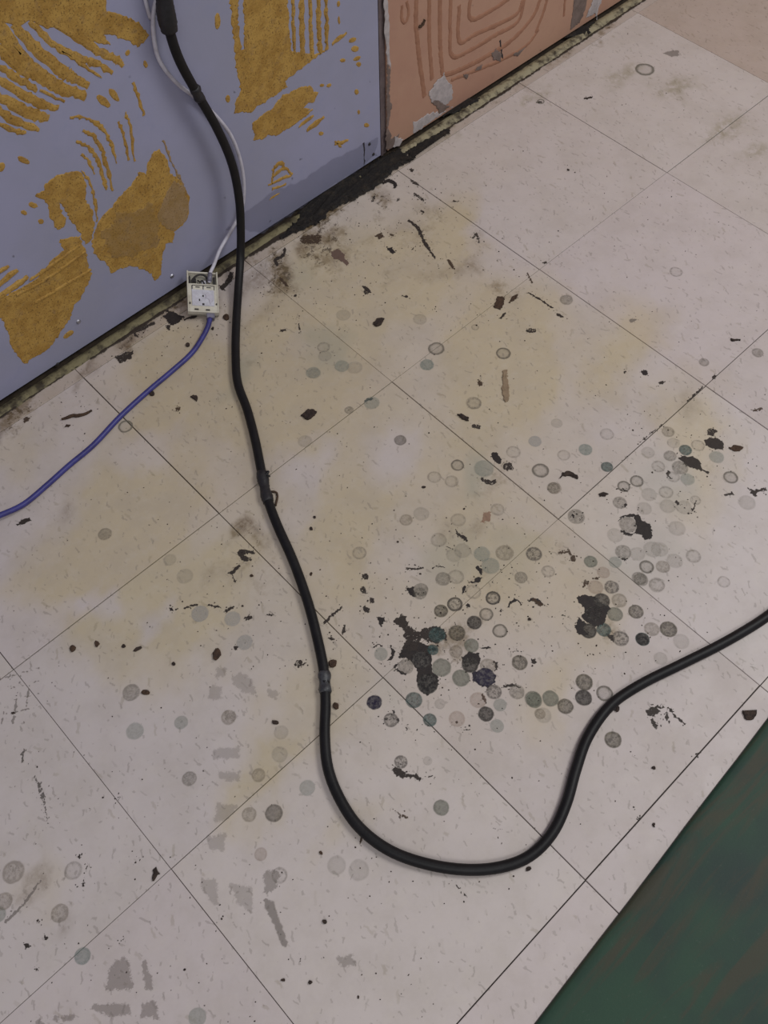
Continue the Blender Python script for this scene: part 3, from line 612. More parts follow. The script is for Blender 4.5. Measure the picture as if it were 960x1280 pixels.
ST(zE([(820,165),(835,150),(845,180)]), 4, DRK, mottle=.8); ST(zE([(575,368),(595,372)]), 3, DRK); ST(zE([(140,300),(170,335)]), 3, BRN, mottle=.6); SM(zE([(190,362),(202,362),(200,372),(190,372)]), DRK)
ST(zE([(140,490),(165,488)]), 4, DRK, mottle=.5); ST(zE([(440,738),(468,728)]), 3, BLK); ST(zE([(820,825),(850,832)]), 6, DRK, mottle=.7); ST(zE([(838,668),(856,680)]), 7, BRN)
SM(z5([(612,285),(640,265),(692,287),(672,312),(640,322)]), BLK, mottle=.25); ST(z5([(595,250),(640,272)]), 5, BLK); ST(z5([(690,300),(720,290),(740,285)]), 4, DRK); ST(z5([(630,320),(635,340)]), 4, DRK)
ST(z5([(500,350),(520,340),(580,310)]), 5, DRK, mottle=.7); SM(z5([(430,440),(470,420),(500,415),(495,445),(450,462)]), DRK, mottle=.6); ST(z5([(520,365),(500,350)]), 3, DRK); ST(z5([(90,680),(110,665)]), 6, BRN, mottle=.6)
ST(z5([(830,185),(860,150),(870,120)]), 7, DRK, mottle=.45); ST(z5([(660,625),(675,640)]), 7, BRN, mottle=.6); ST(z5([(820,170),(845,190)]), 4, DRK)
SM(zH([(95,345),(130,362),(165,380),(200,408),(210,418),(180,400),(150,380)]), DRK, mottle=.15); ST(zH([(212,430),(236,442)]), 4, DRK, mottle=.15); ST(zH([(35,425),(15,447)]), 3, DRK); ST(zH([(105,490),(140,490)]), 6, DRK, mottle=.9)
ST(zH([(452,640),(460,632)]), 4, DRK, mottle=.5); SM(zH([(512,632),(530,628),(535,645),(518,645)]), BLK); ST(zH([(577,675),(592,672)]), 4, DRK, mottle=.5); ST(zH([(905,772),(940,765)]), 4, BRN, mottle=.7); ST(zH([(675,740),(710,708),(730,685)]), 2.5, DRK); ST(zH([(765,660),(775,648)]), 3, DRK); ST(zH([(500,890),(550,850),(588,820)]), 2, DRK); ST(zH([(470,455),(500,452)]), 4, (*lin((110,102,98)),.5))
ST(zH([(165,250),(180,248)]), 2, DRK); ST(zH([(110,285),(128,322)]), 2.5, BRN, mottle=.6)
SM(zI([(65,180),(85,162),(118,150),(128,162),(100,176),(70,184)]), DRK, mottle=.1); SM(zI([(675,510),(690,508),(695,522),(680,526)]), BLK)
ST(zI([(90,1130),(92,1100),(98,1075)]), 4, (*lin((90, 84, 80)), .7), mottle=.7)
for x, y, r in ((172, 755, 12), (99, 788, 13), (143, 695, 7), (136, 875, 6), (458, 765, 5), (447, 235, 5)): SM(zJ(oval(x, y, r, r)), DRK, mottle=.25)
ST(zJ([(331,475),(318,530),(310,580)]), 1.2, DRK); ST(zJ([(296,435),(298,470)]), .8, DRK); ST(zJ([(500,484),(524,456)]), 1.2, DRK); ST(zJ([(130,150),(150,190),(170,270),(180,330)]), 4, (*lin((90, 84, 80)), .7), mottle=1.1); ST(zJ([(20,700),(90,630),(155,540)]), 4, (*lin((118, 110, 104)), .5), mottle=.3)
ST(zK([(762,445),(766,480)]), .8, DRK); ST(zK([(328,495),(338,455)]), 4, BRN, mottle=.8); ST(zK([(440,390),(480,410)]), 4, BRN, mottle=1.0); ST(zK([(610,600),(650,640),(665,660)]), 1, DRK, mottle=.6)
SM(Z([(465,492),(485,478),(486,490),(468,505)], 640, 860, 3), DRK, mottle=.4); ST(Z([(690,250),(697,244)], 640, 860, 3), 2, DRK)
ST(Z([(690,385),(712,382)], 440, 0, 3), 3, DRK); ST(Z([(868,372),(905,364)], 440, 0, 3), 2.5, DRK); ST(Z([(808,635),(815,640)], 440, 0, 3), 3, DRK); ST(Z([(880,490),(930,487)], 380, 150, 4.8), 1.2, DRK)
for P in ([(640,360),(690,395)], [(660,440),(720,485)], [(410,490),(425,450)], [(555,490),(570,470)], [(700,540),(720,560)], [(640,290),(655,310)]): ST(Z(P, 380, 150, 4.8), 4, DRK, mottle=.8)
ST(Z([(470,378),(510,365),(545,385),(540,410)], 380, 150, 4.8), 5, BLK, mottle=.05)
# shoe prints: faint grey dust
PRT = (*lin((128, 118, 112)), .34)
def prints(name, polys, c=PRT, mottle=.30):
    vs = []; fs = []; at = []
    for P in polys:
        Q = [F(*q) for q in P]; J = jag([(q.x, q.y) for q in Q], .003, .0012); v, f, a = slab2d(J, .0045, .00008, 0.0)
        b = len(vs); vs += [(x, y, .00016 + hh) for x, y, hh in v]; fs += [tuple(b + i for i in q) for q in f]; at += a
    o = mesh(name, vs, fs, MT['film'], floor, attr=at); o.color = c; o['mottle'] = mottle; return o
prints('shoe_print', [zJ(P) for P in ([(395,960),(400,880),(430,835),(470,818),(495,850),(505,955)], [(510,790),(540,810),(575,900),(580,955),(535,965),(525,860)], [(340,1000),(440,990),(490,1005),(495,1050),(420,1065),(340,1040)], [(525,990),(590,990),(605,1070),(520,1060)], [(170,1045),(280,1035),(300,1065),(200,1080)], [(130,1045),(190,1075),(130,1110)])])
prints('shoe_print', [zJ(P) for P in ([(730,525),(815,530),(828,648),(780,620)], [(845,545),(950,560),(960,680),(890,640)], [(810,245),(900,260),(860,320),(795,325)], [(815,128),(910,130),(900,175),(820,165)], [(780,45),(900,35),(905,90),(800,95)], [(770,370),(860,360),(840,440),(775,430)])], (*lin((128, 120, 114)), .20))
prints('shoe_print', [zG(P) for P in ([(230,1110),(290,1120),(290,1190),(220,1185)], [(330,1080),(380,1050),(440,1080),(470,1180),(400,1160),(340,1120)], [(260,1040),(320,1030),(310,1075),(260,1085)], [(500,1130),(570,1140),(560,1190),(510,1180)], [(300,1230),(350,1235),(370,1280),(300,1290)])], (*lin((128, 120, 114)), .20))
prints('dust_smudge', [zK([(20,660),(60,670),(85,740),(105,800),(95,828),(75,815),(50,740),(25,700)])], (*lin((112, 104, 98)), .42), .10)
prints('dust_smudge', [zK([(20,560),(80,570),(70,640),(20,650)])], (*lin((128, 120, 114)), .35), .3)
prints('dust_smudge', [zK([(250,850),(310,835),(320,880),(270,890)])], (*lin((128, 120, 114)), .3), .3)
prints('dust_smudge', [Z([(530,535),(640,500),(725,500),(720,560),(640,575)], 760, 0, 8)], (*lin((128, 118, 112)), .5), .3)
for k in range(4):
    stroke('scuff_mark', [(2 + 12 * k, 838 + 3 * k), (-12 + 14 * k, 905)], 1.6, (*lin((128, 120, 114)), .5), floor, spat=0, mottle=.03)
    stroke('scuff_mark', [(-4, 850 + 15 * k), (50, 835 + 16 * k)], 1.6, (*lin((128, 120, 114)), .5), floor, spat=0, mottle=.03)
# --- round stains left by studs of an old mat
def disc_mesh():
    n = 22; r0 = random.uniform(0, 99); v = []
    for rr, h in ((1.0, 0.0), (.9, 1.0)):
        for k in range(n):
            a = 2 * math.pi * k / n; q = rr * (1 + .035 * mnoise.noise((math.cos(a) * 1.4, math.sin(a) * 1.4, r0)))
            v.append((q * math.cos(a), q * math.sin(a), h))
    f = [(k, (k + 1) % n, n + (k + 1) % n, n + k) for k in range(n)] + [tuple(range(n, 2 * n))]
    me = bpy.data.meshes.new('round_stain'); me.from_pydata(v, [], f); me.materials.append(MT['round']); return me
DM = [disc_mesh() for _ in range(5)]
KIND = { # colour, alpha, rim, mottle, dark
 's': ((116, 109, 97), .42, .2, .4, .4), 'g': ((116, 120, 106), .66, .2, .2, .35), 'o': ((98, 90, 70), .78, .35, .3, .65),
 't': ((132, 118, 96), .42, .4, .4, .35), 'b': ((36, 33, 34), .97, 0, .06, .3), 'n': ((36, 30, 50), .98, 0, .03, .1),
 'k': ((66, 62, 58), .9, .2, .2, .8), 'q': ((64, 92, 90), .85, .2, .35, .55), 'p': ((96, 120, 116), .5, .15, .35, .05),
 'e': ((132, 140, 132), .40, .1, .25, 0), 'r': ((92, 86, 76), .8, .85, .25, .2), 'R': ((48, 44, 42), .92, .85, .2, .5),
 'f': ((136, 130, 120), .24, .3, .3, 0), 'F': ((116, 108, 98), .42, .75, .55, .08), 'm': ((112, 104, 98), .6, .5, .4, .6),
 'u': ((146, 116, 98), .34, .3, .3, .05), 'w': ((168, 164, 160), .6, .1, .2, .05), 'h': ((104, 100, 88), .75, .92, .1, 0),
 'd': ((86, 78, 68), .62, .3, .3, .4)}
DL = []
def D(conv, L):
    for (x, y, r, k) in L:
        (px, py), = conv([(x, y)]); (qx, qy), = conv([(x + r, y)]); DL.append((px, py, qx - px, k))
D(zA, [(445,95,38,'o'),(515,62,42,'R'),(612,153,40,'k'),(705,30,40,'R'),(672,112,38,'r'),(740,195,40,'r'),(525,205,46,'o'),(598,268,40,'g'),(520,298,37,'t'),(448,378,52,'g'),(590,365,45,'k'),(678,370,43,'t'),(545,430,48,'g'),(838,353,43,'o'),(145,310,38,'e'),(270,373,42,'s'),(378,460,56,'b'),(345,340,50,'b'),(112,552,41,'n'),(310,540,45,'q'),(390,640,37,'q'),(195,640,40,'m'),(525,635,44,'u'),(670,610,42,'k'),(710,500,42,'m'),(740,565,36,'e'),(725,670,38,'e'),(905,535,45,'g'),(825,500,42,'s'),(630,540,45,'u'),(440,560,30,'f'),(378,845,25,'f'),(245,850,36,'m'),(425,215,45,'q'),(340,8,36,'s'),(940,610,30,'t'),(665,425,52,'n'),(405,290,30,'q')])
D(zC, [(295,100,36,'k'),(365,98,34,'t'),(348,153,34,'g'),(432,143,33,'o'),(495,213,33,'t'),(562,213,37,'o'),(613,262,36,'f'),(458,253,31,'q'),(458,253,30,'b'),(370,250,36,'m'),(530,330,30,'f'),(303,215,32,'q'),(242,220,35,'k'),(335,45,32,'m'),(270,45,34,'u'),(225,425,37,'o'),(222,487,36,'k'),(307,470,36,'r'),(25,497,35,'g'),(90,490,36,'g'),(150,522,35,'o'),(62,558,35,'f'),(340,655,37,'o'),(515,38,34,'F'),(445,10,32,'s'),(262,150,34,'R')])
D(zB, [(533,137,30,'t'),(270,147,33,'F'),(178,213,32,'p'),(270,287,28,'q'),(85,237,30,'F'),(555,185,30,'f'),(607,215,30,'q'),(660,195,32,'F'),(540,240,30,'s'),(445,225,32,'f'),(490,285,32,'F'),(583,290,38,'s'),(615,340,33,'e'),(555,330,30,'F'),(740,245,34,'e'),(800,332,34,'r'),(398,348,32,'r'),(342,370,30,'r'),(325,440,33,'s'),(523,395,34,'F'),(530,455,38,'f'),(600,460,38,'f'),(430,465,35,'f'),(360,535,42,'s'),(138,500,40,'s'),(340,652,38,'s'),(400,660,36,'f'),(305,695,30,'e'),(200,693,31,'g'),(440,715,34,'r'),(510,715,33,'t'),(415,770,34,'s'),(485,790,36,'F'),(255,740,30,'u'),(45,378,33,'t'),(570,550,40,'f'),(465,640,42,'f'),(305,580,38,'f'),(560,690,38,'f'),(640,670,35,'F'),(770,780,30,'F'),(650,430,25,'F'),(55,100,27,'f'),(495,640,40,'f'),(450,405,36,'f'),(870,440,40,'f')])
D(zD, [(223,260,31,'d'),(487,375,33,'r'),(380,430,35,'F'),(460,450,34,'F'),(250,628,33,'t'),(490,628,38,'F'),(672,580,35,'F'),(870,400,42,'r'),(745,315,36,'F'),(400,720,40,'F'),(420,900,38,'s'),(318,950,37,'s'),(640,840,46,'e'),(600,785,42,'e'),(705,780,45,'t'),(840,785,40,'m'),(780,893,33,'s'),(905,865,34,'F'),(845,265,33,'w'),(565,90,36,'F'),(610,390,50,'e'),(35,780,36,'F'),(320,600,40,'f'),(930,480,33,'s'),(470,790,40,'f'),(560,960,40,'F'),(510,770,42,'f'),(480,890,40,'F')])
D(zE, [(693,553,31,'r'),(660,610,27,'p'),(930,570,28,'r'),(825,745,30,'F'),(258,638,28,'e'),(295,548,25,'F'),(365,435,28,'f'),(385,770,18,'s'),(465,745,30,'e'),(230,880,28,'f'),(405,620,30,'f'),(360,615,28,'e'),(300,580,26,'f'),(635,450,27,'f'),(830,478,15,'F')])
D(zI, [(420,217,30,'s'),(525,850,38,'s'),(725,970,30,'e'),(540,1005,38,'e'),(915,950,33,'t'),(680,320,28,'f'),(740,385,36,'f'),(930,555,35,'w'),(800,535,38,'w')])
D(zJ, [(710,160,30,'s'),(50,510,45,'t'),(225,665,36,'t'),(310,825,33,'p'),(740,1055,36,'e'),(275,505,36,'F'),(935,295,30,'t'),(-5,670,30,'e'),(15,620,35,'t')])
D(zK, [(57,395,30,'d'),(162,315,27,'e'),(585,378,27,'g'),(75,592,27,'F'),(15,525,22,'u'),(8,275,24,'t'),(325,575,36,'f'),(255,560,32,'f'),(80,140,25,'f'),(75,210,28,'f')])
D(lambda P: P, [(806,87,13,'h'),(157,533,10,'h'),(947,441,8,'s'),(708,375,9,'s'),(880,453,7,'s'),(306,803,11,'w'),(393,467,9,'f'),(676,127,5,'h'),(845,340,9,'F')])
assert len(DL) < 300
for i, (px, py, r, k) in enumerate(DL):
    c = F(px, py); e = (F(px + r, py) - F(px - r, py)).length * .5
    colr, al, rim, mot, drk = KIND[k]; j = random.uniform(.93, 1.07)
    o = link('round_stain', DM[i % 5], None, floor, (*[x * j for x in lin(colr)], min(1, al * random.uniform(.9, 1.08))))
    hgt = .00010; o.location = (c.x, c.y, .00022 + (i % 40) * 6e-6); o.scale = (e * .97, e * .97, hgt); o.rotation_euler.z = random.uniform(0, 6.28)
    o['rim'] = float(rim); o['mottle'] = float(mot); o['dark'] = float(drk)
# ---------------------------------------------------------------- green sheet in the corner
ga = F(670, 1280); gb = F(960, 900); gd = (gb - ga).normalized(); gn = Vector((gd.y, -gd.x, 0))
prof = [(0.0, .0002), (-.0012, .0016), (-.0004, .0036), (.003, .0048), (.010, .0050), (.06, .0048), (1.6, .0048), (1.6, .0002)]
vs = []; fs = []; n = 60
for i in range(n + 1):
    s = -.9 + 3.0 * i / n; w_ = .0010 * mnoise.noise((s * 9, 2, 0))
    for a, z in prof: q = ga + gd * s + gn * (a + (w_ if a < .02 else 0)); vs.append((q.x, q.y, z))
m = len(prof)
for i in range(n):
    for k in range(m): fs.append((i * m + k, i * m + (k + 1) % m, (i + 1) * m + (k + 1) % m, (i + 1) * m + k))
fs.append(tuple(range(m))); fs.append(tuple(n * m + k for k in reversed(range(m))))
mat_o = mesh('floor_mat', vs, fs, MT['green'], None, smooth=True)
tag(mat_o, 'dark green worn mat with brown streaks lying over the white floor tiles', 'mat')
bm = bmesh.new(); bm.from_mesh(mat_o.data); bmesh.ops.recalc_face_normals(bm, faces=bm.faces); bm.to_mesh(mat_o.data); bm.free()
# ---------------------------------------------------------------- black power cable
RC = .0060
cp = [W(206, -75, .022), W(205, -20, .021), W(208, 20, .021), W(222, 70, .020), W(246, 116, .019), W(271, 160, .020), W(290, 205, .022), W(299, 250, .027), W(301, 290, .034), W(300.5, 322, .043),
      F(298, 360, .0135), F(295.5, 400, .0078), F(294.5, 440, RC)]
cp += [F(x, y, RC) for x, y in ((297,478),(309,512),(319,550),(327,590),(334,622),(346,655),(366,700),(384,750),(396,795),(405,840),(407,880),(406,920),(410,960),(424,997),(448,1033),(485,1062),(530,1079),(580,1087),(625,1084),(662,1070),(690,1042),(708,1004),(720,962),(735,921),(763,882),(800,856),(850,831),(900,806),(940,783),(965,766),(1000,738),(1060,680))]
cpath = spline(cp, 6)
pc = empty('power_cable', cpath[-1] - Vector((0, 0, RC)))
def keep(o, root): o.parent = root; o.matrix_parent_inverse = Matrix.Translation(root.location).inverted(); return o
keep(tube('cord', cpath, RC, MT['rubber'], None, 16), pc)
tag(pc, 'thick black cable hanging down the wall and curving across the tiled floor', 'cable')
def near(px, py): # path index nearest a photograph point
    best = None
    for i, p in enumerate(cpath):
        d = p - CAM; zf = d.dot(fw); u = 480 + FPX * d.dot(rt) / zf; w = 640 + FPX * d.dot(dn) / zf; e = (u - px) ** 2 + (w - py) ** 2
        if best is None or e < best[0]: best = (e, i)
    return best[1]
def wrap(i0, i1, r, mat, lab=None, rough=.06, name='tape_wrap'):
    pth = spline(cpath[i0:i1 + 1], 3)
    o = keep(tube(name, pth, lambda t: r * (1 + .10 * math.sin(t * 9)) * (.94 if t < .06 or t > .94 else 1), mat, None, 14, rough), pc)
    if lab: o['label'] = lab
    return o
wrap(0, near(214, 38), .0100, MT['tape'], 'thick wrapped black joint at the top of the cable', .03)
wrap(near(240, 106), near(252, 126), .0067, MT['tape'], None, .12)
wrap(near(327, 590), near(336, 626), .0072, MT['tape'])
wrap(near(404, 838), near(407, 866), .0068, MT['tapel'], 'shiny scuffed grey tape patch')
i = near(330, 600); q = cpath[i]
for k in range(3):
    o = tube('frayed_bit', spline([q + Vector((.004 * k - .004, 0, .003)), q + Vector((.006 + .003 * k, .002, .006)), q + Vector((.009, .005 * k - .004, .004))], 3), .0011, MT['tape'], None, 6); keep(o, pc)
for px, py in ((309, 503), (311, 515), (390, 785), (409, 845), (400, 862), (410, 868), (768, 886)):
    c = cpath[near(px, py)]; g_ = F(px, py, .004)
    o = tube('cord_burr', [g_ + Vector((-.0015, 0, 0)), g_, g_ + Vector((.0015, .001, .001))], .0018, MT['tape'], None, 6, .2); keep(o, pc)
# ---------------------------------------------------------------- white cable
RW = .0026
wp = [W(198, -70, .005), W(198, -15, .006), W(192, 15, .006), W(192, 45, .005), W(199, 75, .005), W(219, 102, .005), W(243, 121, .0045), W(268, 143, .005), W(289, 170, .006), W(301, 203, .006), W(305, 235, .007), W(302, 262, .010), W(289, 288, .014), W(275, 312, .020), W(267, 332, .027)]
# ---------------------------------------------------------------- jack box
TL, TR, BR, BL = Vector((.5186, .0327, .0327)), Vector((.5536, .0079, .0220)), Vector((.5111, -.0475, .0110)), Vector((.4760, -.0227, .0216))
ux = ((TR - TL) + (BR - BL)).normalized(); uy = ((TL - BL) + (TR - BR)).normalized(); uz = ux.cross(uy).normalized(); uy = uz.cross(ux)
JW = ((TR - TL).length + (BR - BL).length) / 2; JH = ((TL - BL).length + (TR - BR).length) / 2; jc = (TL + TR + BR + BL) / 4
jm = Matrix((ux, uy, uz)).transposed().to_4x4(); jm.translation = jc
jack = empty('wall_jack'); jack.matrix_world = jm
tag(jack, 'ivory network outlet module with cover off, lying at the foot of the wall', 'network outlet')
def jb(name, x0, x1, y0, y1, z0, z1, mat, ch=.0004, parent=None):   # fractions of the face for x,y
    return box(name, (x0 - .5) * JW, (x1 - .5) * JW, (.5 - y1) * JH, (.5 - y0) * JH, z0, z1, MT[mat], parent or jack, ch)
JT = -.0100
jb('back_plate', 0, 1, 0, 1, JT, JT + .004, 'plast', .0006)
jb('side_wall', 0, .045, 0, 1, JT, 0, 'plast'); jb('side_wall', .955, 1, 0, 1, JT, 0, 'plast'); jb('side_wall', .045, .955, .955, 1, JT, 0, 'plast'); jb('side_wall', .045, .955, 0, .035, JT, -.002, 'plast')
fp = jb('face_plate', .045, .955, .35, .955, JT + .004, -.0006, 'plast'); jb('cross_bar', .045, .955, .315, .352, JT + .004, -.0002, 'plast')
jb('wire_bay', .045, .955, .035, .315, JT + .004, -.0062, 'plast')
for a, b in ((.07, .115), (.86, .915)): jb('slot', a, b, .10, .285, -.0062, -.0035, 'plastd', 0)
jb('terminal_block', .16, .30, .17, .25, -.0062, -.0022, 'plastd'); jb('terminal_block', .48, .62, .20, .28, -.0062, -.0030, 'plastg')
pg = jb('port_insert', .14, .86, .40, .85, -.0008, .0006, 'plastg', .0005)
jb('port_shutter', .17, .50, .375, .47, -.0002, .0010, 'plast'); jb('port_shutter', .53, .86, .375, .47, -.0002, .0010, 'plast')
for a in (.26, .62): jb('shutter_slot', a, a + .14, .405, .425, .0008, .0014, 'plastd', 0)
for a in (.145, .50, .855): jb('port_gap', a, a + .02, .37, .46, 0, .0012, 'plastd', 0)
jb('port_gap', .15, .87, .36, .375, -.0002, .0008, 'plastd', 0)
for x, y, w_, h_ in ((.28, .945, .13, .028), (.64, .95, .13, .028), (.075, .80, .04, .04), (.925, .80, .035, .035), (.50, .82, .07, .045), (.50, .62, .05, .04), (.38, .72, .04, .05)):
    jb('clip_slot', x - w_ / 2, x + w_ / 2, y - h_ / 2, y + h_ / 2, -.0003, .0009, 'plastd', 0)
def jp(x, y, z): return jm @ Vector(((x - .5) * JW, (.5 - y) * JH, z))
# white wax blob on the insert
bl = [Vector(((x - .5) * JW, (.5 - y) * JH)) for x, y in ((.55,.58),(.66,.52),(.82,.60),(.84,.72),(.72,.82),(.66,.70),(.57,.68))]
v, f, a = slab2d(jag(bl, .002, .0006), .001, .0016, .0005); mesh('white_residue', v, f, MT['white'], jack)
wire = tube('inner_wire', spline([Vector(((x - .5) * JW, (.5 - y) * JH, z)) for x, y, z in ((.16,.27,-.004),(.20,.20,-.001),(.34,.12,.0004),(.50,.10,.0004),(.62,.14,0),(.66,.24,-.002))], 5), .0013, MT['plastd'], jack, 8)
tube('inner_wire', spline([Vector(((x - .5) * JW, (.5 - y) * JH, z)) for x, y, z in ((.36,.20,-.004),(.42,.26,-.001),(.50,.23,-.001),(.58,.30,-.003))], 5), .0011, MT['plastd'], jack, 8)
wp += [jp(.76, .06, .0025), jp(.74, .16, .0022), jp(.72, .27, -.0010)]
wpath = spline(wp, 6)
wc = empty('white_cable', wpath[-1])
keep(tube('sheath', wpath, RW, MT['white'], None, 12), wc)
tag(wc, 'thin white cable on the wall behind the black one, running into the outlet', 'cable')
o = keep(tube('strain_sleeve', [jp(.755, .08, .0024), jp(.74, .16, .0024), jp(.725, .25, .0002)], .0034, MT['clear'], None, 10), wc)
w2 = empty('white_wire', W(178, -30, .003))
keep(tube('sheath', spline([W(176, -60, .003), W(180, -10, .003), W(184, 10, .0028), W(188, 23, .002)], 5), .0024, MT['white'], None, 10), w2)
tag(w2, 'short stub of white wire on the wall left of the black taped joint', 'wire')
# ---------------------------------------------------------------- blue network cable
RB = .0037
b0 = jp(.72, 1.0, -.006)
bp_ = [jp(.71, 1.10, -.0052), F(260, 408, .0065), F(253, 422, .0045), F(240, 441, RB), F(217, 462, RB), F(185, 489, RB), F(150, 521, RB), F(117, 556, RB), F(86, 582, RB), F(58, 607, .0045), F(30, 630, .0075), F(5, 642, .011), F(-30, 654, .014), F(-80, 668, .016), F(-160, 690, .012), F(-260, 720, RB)]
bpath = spline(bp_, 6)
bc = empty('blue_cable', bpath[10] - Vector((0, 0, RB)))
keep(tube('sheath', bpath, RB, MT['blue'], None, 12), bc)
tag(bc, 'blue network cable plugged into the outlet, running left over the tiles', 'cable')
pb = jb('plug', .60, .86, .985, 1.10, -.0105, -.0020, 'clear', .0008); mw = pb.matrix_basis.copy(); pb.parent = bc
pb.matrix_parent_inverse = Matrix.Translation(bc.location).inverted() @ jm
# ---------------------------------------------------------------- loose debris
def flake(P, h, mat, name, label, cat='debris', z=0.0003, step=.0022, amp=.0006, d=.0008):
    Q = [F(*q) for q in P]; c = sum(Q, Vector()) / len(Q)
    sz = max((q - c).length for q in Q); J = jag([(q.x - c.x, q.y - c.y) for q in Q], min(step, sz * .35), min(.0013, max(amp, sz * .15))); O, I = inset(J, d); n = len(O)
    v = [(p.x, p.y, 0) for p in O] + [(p.x * 1.0, p.y, h * random.uniform(.55, .8)) for p in O] + [(p.x, p.y, h * random.uniform(.8, 1.2)) for p in I]
    f = [tuple(range(n - 1, -1, -1))] + [(b + i, b + (i + 1) % n, b + n + (i + 1) % n, b + n + i) for b in (0, n) for i in range(n)] + [tuple(range(2 * n, 3 * n))]
    o = mesh(name, v, f, MT[mat]); o.location = (c.x, c.y, z); tag(o, label, cat); return o
ov = lambda x, y, a, b, r=0: oval(x, y, a, b, r, 9)
G = 'dark flakes scattered on the floor'
